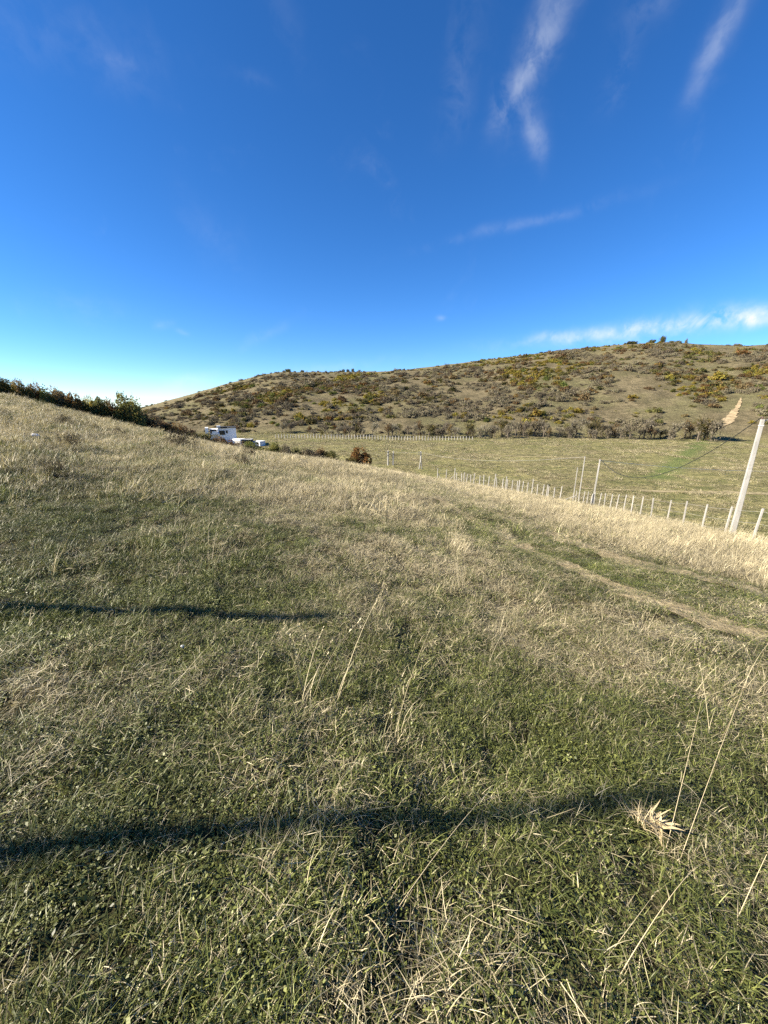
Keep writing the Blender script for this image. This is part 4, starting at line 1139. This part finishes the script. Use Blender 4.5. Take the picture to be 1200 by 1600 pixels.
scatter('hillside_scrub', protos, np.column_stack([p[rest], zz[rest] - 0.15]), np.stack([np.zeros(m), np.zeros(m), rng.random(m) * 6.28], -1),
        np.stack([size[rest], size[rest], size[rest] * rng.uniform(0.8, 1.15, m)], -1), np.array([pk[(KEYS[kind[i]], int(i % 2))] for i in rest]), np.ones(m), np.ones(m),
        'mass of small mixed scrub covering the far hillside', 'scrub')
print('scrub', len(p))

# ------------------------------------------------------------------ white house and outbuildings
def render_wall(name, c):
    m, t, out = material(name); g = t.n.new('ShaderNodeNewGeometry'); n = t.noise(g.outputs['Position'], 0.9, 5, 0.6)
    principled(t, out, t.mix(t.ramp(n, 0.3, 0.7), tuple(0.9 * x for x in c), c), 0.8, 0.2); return m


WHITE = render_wall('white_render', (0.80, 0.80, 0.79)); GREYW = render_wall('grey_render', (0.36, 0.36, 0.35)); DARK = render_wall('charcoal_cladding', (0.035, 0.036, 0.038))
mG, tG, oG = material('window_glass'); principled(tG, oG, (0.02, 0.03, 0.035), 0.08, 0.6)
mR, tR, oR = material('dark_frame'); principled(tR, oR, (0.03, 0.03, 0.03), 0.4, 0.4)


def block(parent, name, x0, x1, y0, y1, z0, z1, mat):
    mb = MB(); mb.box(x0, x1, y0, y1, z0, z1); return mb.build(name, mat, parent)


def window(parent, x0, x1, z0, z1, y, bars=1):
    """a framed pane set in the front wall (front faces -y)"""
    w = block(parent, 'window', x0, x1, y - 0.02, y + 0.05, z0, z1, mG)
    mb = MB(); f = 0.08
    mb.box(x0 - f, x0, y - 0.06, y + 0.02, z0 - f, z1 + f); mb.box(x1, x1 + f, y - 0.06, y + 0.02, z0 - f, z1 + f)
    mb.box(x0, x1, y - 0.06, y + 0.02, z1, z1 + f); mb.box(x0, x1, y - 0.06, y + 0.02, z0 - f, z0)
    for b in range(bars):
        c = x0 + (x1 - x0) * (b + 1) / (bars + 1); mb.box(c - 0.03, c + 0.03, y - 0.05, y - 0.025, z0, z1)
    mb.build('frame', mR, w)
    return w


dh = pix(350, 691); kk = 140.0; hx, hy = dh[0] * kk, dh[1] * kk; hz = float(dh[2] * kk) + 0.95
px_m = kk / 600.0 * 0.86                                        # metres per photo pixel at the house
house = empty('white_house', (hx, hy, hz), math.radians(24)); tag(house, 'white flat-roofed two-storey house beyond the hedge', 'house')
U = lambda u: (u - 345) * kk / 600.0 * 1.04
gz = ground(hx, hy) - hz - 1.5
block(house, 'wall', U(337), U(366), 0.0, 7.5, gz, 4.75, WHITE)
block(house, 'wall', U(325), U(337) - 0.003, 1.2, 7.0, gz, 4.2, WHITE)
block(house, 'wall', U(318), U(323), -1.0, 5.0, gz, 4.9, WHITE)
rf = block(house, 'roof', U(336), U(367), -0.35, 7.9, 4.753, 5.0, DARK)
block(house, 'parapet', U(336.5), U(342), -0.5, 1.0, 5.003, 5.7, WHITE)
block(house, 'balcony_slab', U(323), U(340), -0.9, 1.19, 2.2, 2.5, WHITE)
block(house, 'balcony_wall', U(328), U(335), -0.95, -0.75, 2.503, 3.5, WHITE)
block(house, 'fascia', U(341), U(352), -0.45, -0.36, 4.6, 5.2, DARK)
window(house, U(339.5), U(348), 2.0, 3.6, 0.0, 2); window(house, U(350), U(352.5), 2.6, 3.6, 0.0, 0)
window(house, U(326), U(335), 2.7, 4.0, 1.2, 1); window(house, U(341), U(347), -1.4, 0.4, 0.0, 1)

terr = empty('terrace_wall', (hx + (372 - 345) * px_m, hy - 2, hz - 1.6), math.radians(-28)); tag(terr, 'bright white sunlit terrace block right of the house', 'wall')
block(terr, 'wall', -2.3, 2.0, 0, 3.0, -2.5, 2.1, WHITE); block(terr, 'coping', -2.4, 2.1, -0.1, 3.1, 2.103, 2.25, WHITE)
block(terr, 'low_wall', -6.4, -2.303, 0.2, 0.6, -2.5, 0.9, WHITE)
shed = empty('dark_outbuilding', (hx + (388 - 345) * px_m, hy - 2, hz - 1.7), math.radians(8)); tag(shed, 'dark outbuilding with glazed doors between white walls', 'building')
block(shed, 'wall', -1.9, 2.3, 0.0, 4.0, -2.4, 2.0, DARK); block(shed, 'roof', -2.0, 2.4, -0.2, 4.2, 2.003, 2.18, GREYW)
window(shed, -1.6, -0.2, 0.3, 1.7, 0.0, 1); window(shed, 0.2, 1.9, 0.3, 1.7, 0.0, 1)
block(shed, 'post', -2.15, -1.903, -0.25, 0.1, -2.4, 2.1, WHITE)
low_house = empty('white_shed', (hx + (405 - 345) * px_m, hy - 1, hz - 2.0), math.radians(-26)); tag(low_house, 'low white flat-roofed shed at the right end of the house', 'shed')
block(low_house, 'wall', -1.7, 1.9, 0, 3.2, -2.4, 1.55, WHITE); block(low_house, 'roof', -1.85, 2.05, -0.2, 3.4, 1.553, 1.75, WHITE)
window(low_house, 0.3, 1.3, 0.4, 1.2, 0.0, 0)
ret = empty('retaining_wall', (hx + (396 - 345) * px_m, hy - 4.5, hz - 2.4), math.radians(6)); tag(ret, 'grey retaining wall in shade below the outbuildings', 'wall')
block(ret, 'wall', -3.6, 4.2, 0, 0.35, -2.0, 1.0, GREYW); block(ret, 'coping', -3.7, 4.3, -0.06, 0.41, 1.003, 1.12, GREYW)
tank = empty('water_tank', (hx + (379 - 345) * px_m, hy - 5.5, hz - 2.0)); tag(tank, 'small round white tank at the corner of the retaining wall', 'tank')
mb = MB(); mb.tube([(0, 0, -1.2), (0, 0, 0.2), (0, 0, 0.5), (0, 0, 0.62)], 0.62, 0.42, 14); mb.build('body', WHITE, tank)
mb = MB(); mb.tube([(0, 0, 0.6), (0, 0, 0.72)], 0.2, 0.18, 10); mb.build('lid', GREYW, tank)

for o_ in (house, terr, shed, low_house, ret, tank): o_.scale = (0.88, 0.88, 0.88)

# ------------------------------------------------------------------ small things in the field
def stone(name, q, dims, seed, mat, label, rz=0.0):
    g = np.random.default_rng(seed); import bmesh
    bm = bmesh.new(); bmesh.ops.create_icosphere(bm, subdivisions=3, radius=1.0)
    for v in bm.verts:
        n = 0.25 * (float(fbm(v.co.x * 1.7 + 5 + seed, v.co.y * 1.7 + v.co.z * 1.3, seed, 3)) - 0.5) * 2
        v.co *= 1 + n
        v.co = Vector((v.co.x * dims[0], v.co.y * dims[1], v.co.z * dims[2]))
    me = bpy.data.meshes.new(name); bm.to_mesh(me); bm.free(); me.materials.append(mat)
    o = link(bpy.data.objects.new(name, me)); o.location = (q[0], q[1], q[2] + dims[2] * 0.6); o.rotation_euler = (0.1, 0.2, rz)
    tag(o, label, 'stone'); return o


CHALK = concrete('white_chalk', (0.68, 0.66, 0.62), (0.84, 0.83, 0.80), 6.0)
q = hit(57, 687); kq = q[1] / 600.0; stone('white_stone', q + (0, 0, 4.5 * kq), (5.5 * kq, 4 * kq, 3.0 * kq), 3, CHALK, 'bright white stone lying in the left field', 0.5)
q = hit(44, 692) + np.array([0, 0, 1.5 * kq]); stone('white_stone', q, (3.2 * kq, 2.4 * kq, 1.0 * kq), 6, CHALK, 'smaller flat pale stone left of the bright white one', 0.2)
q = hit(286, 1012); stone('white_stone', q, (0.016, 0.013, 0.012), 8, CHALK, 'tiny white pebble in the grass below the middle shadow', 0.2)
q = hit(270, 1474); stone('white_stone', q, (0.012, 0.010, 0.009), 9, CHALK, 'tiny white pebble in the bottom left grass', 0.9)

# dry thistle rosette
STRAW = None
def straw_mat():
    m, t, out = material('bleached_stalk'); br = t.attr('br')
    col = t.mix(br, (0.26, 0.20, 0.105), (0.56, 0.47, 0.29)); b = t.n.new('ShaderNodeBsdfPrincipled'); t.l.new(col, b.inputs['Base Color'])
    b.inputs['Roughness'].default_value = 0.5; b.inputs['Specular IOR Level'].default_value = 0.3; t.l.new(b.outputs[0], out.inputs['Surface']); return m


STRAW = straw_mat()
q = hit(1022, 1296)
root = empty('dry_thistle', q); tag(root, 'bleached dry thistle rosette below the long foreground shadow', 'plant')
v, f, bd, tip, br = blades(34, 0.04, (0.04, 0.10), (0.006, 0.013), (0.8, 1.5), (-0.3, 0.7), 4, seed=900, z0=0.03)
me = mesh_np('leaf', v, f, (STRAW,)); fattr(me, 'br', (0.1 + 0.6 * br).astype(np.float32)); link(bpy.data.objects.new('leaf', me), root)
v, f, bd, tip, br = blades(60, 0.05, (0.05, 0.12), (0.0016, 0.003), (0.6, 1.5), (0.1, 0.9), 4, seed=901, z0=0.03)
me = mesh_np('bristle', v, f, (STRAW,)); fattr(me, 'br', (0.2 + 0.5 * br).astype(np.float32)); o = link(bpy.data.objects.new('bristle', me), root); o.location = (-0.05, 0.02, 0)


def stalk(base, tipuv, hgt, label, rad=0.0013, head=False, bow=0.12):
    a = hit(*base); d = pix(*tipuv)
    # tip: a point on the sight line of the tip at height hgt over the ground
    ts = np.linspace(0.6, 6, 1200); zz_ = d[2] * ts - height(d[0] * ts, d[1] * ts); i = int(np.argmin(np.abs(zz_ - hgt))); b = d * ts[i]
    L = np.linalg.norm(b - a); pts = []
    for t in np.linspace(0, 1, 12):
        c = a + (b - a) * t; c = c + np.array([0, 0, 1.0]) * bow * L * 4 * t * (1 - t) * 0.5; pts.append(c - a)
    root = empty('grass_stalk', a); tag(root, label, 'grass stalk', 'long dry stalks in the foreground')
    mb = MB(); mb.tube(pts, rad, rad * 0.5, 5); o = mb.build('stem', STRAW, root); fattr(o.data, 'br', np.full(len(o.data.vertices), 0.8, np.float32))
    if head:
        src = [(pts[-1], (pts[-1] - pts[-2]) / np.linalg.norm(pts[-1] - pts[-2]))]
        v, f, bd, tip, br = heads(22, src, 0.022, int(base[0])); me = mesh_np('seed_head', v, f, (STRAW,)); fattr(me, 'br', br.astype(np.float32)); link(bpy.data.objects.new('seed_head', me), root)


stalk((598, 1455), (768, 1232), 0.20, 'straight pale stalk crossing the long shadow right of centre')
stalk((1040, 1330), (1096, 1095), 0.42, 'long upright stalk right of the dry thistle')
stalk((1062, 1345), (1160, 1080), 0.45, 'long leaning stalk rising to the right edge beside the upright one')
stalk((965, 1530), (1082, 1360), 0.22, 'curved stalk in the lower right turf', bow=0.25)
stalk((2, 1242), (92, 1170), 0.10, 'short pale stalk at the left edge above the long shadow', 0.002, False)
stalk((700, 1480), (620, 1440), 0.12, 'bent stalk left of the lower centre', head=False, bow=0.4)
stalk((810, 1600), (700, 1480), 0.15, 'stalk leaning left at the bottom centre', head=False, bow=0.2)
stalk((490, 960), (505, 905), 0.40, 'stalk standing at the end of the middle shadow')
stalk((1150, 1440), (1198, 1335), 0.25, 'stalk at the right edge below the leaning ones')
stalk((330, 885), (345, 800), 0.52, 'tallest stalk of the straw clump in the left middle field')
stalk((335, 888), (372, 815), 0.48, 'right leaning stalk of the straw clump in the left middle field')
stalk((325, 880), (328, 795), 0.50, 'left upright stalk of the straw clump in the left middle field')
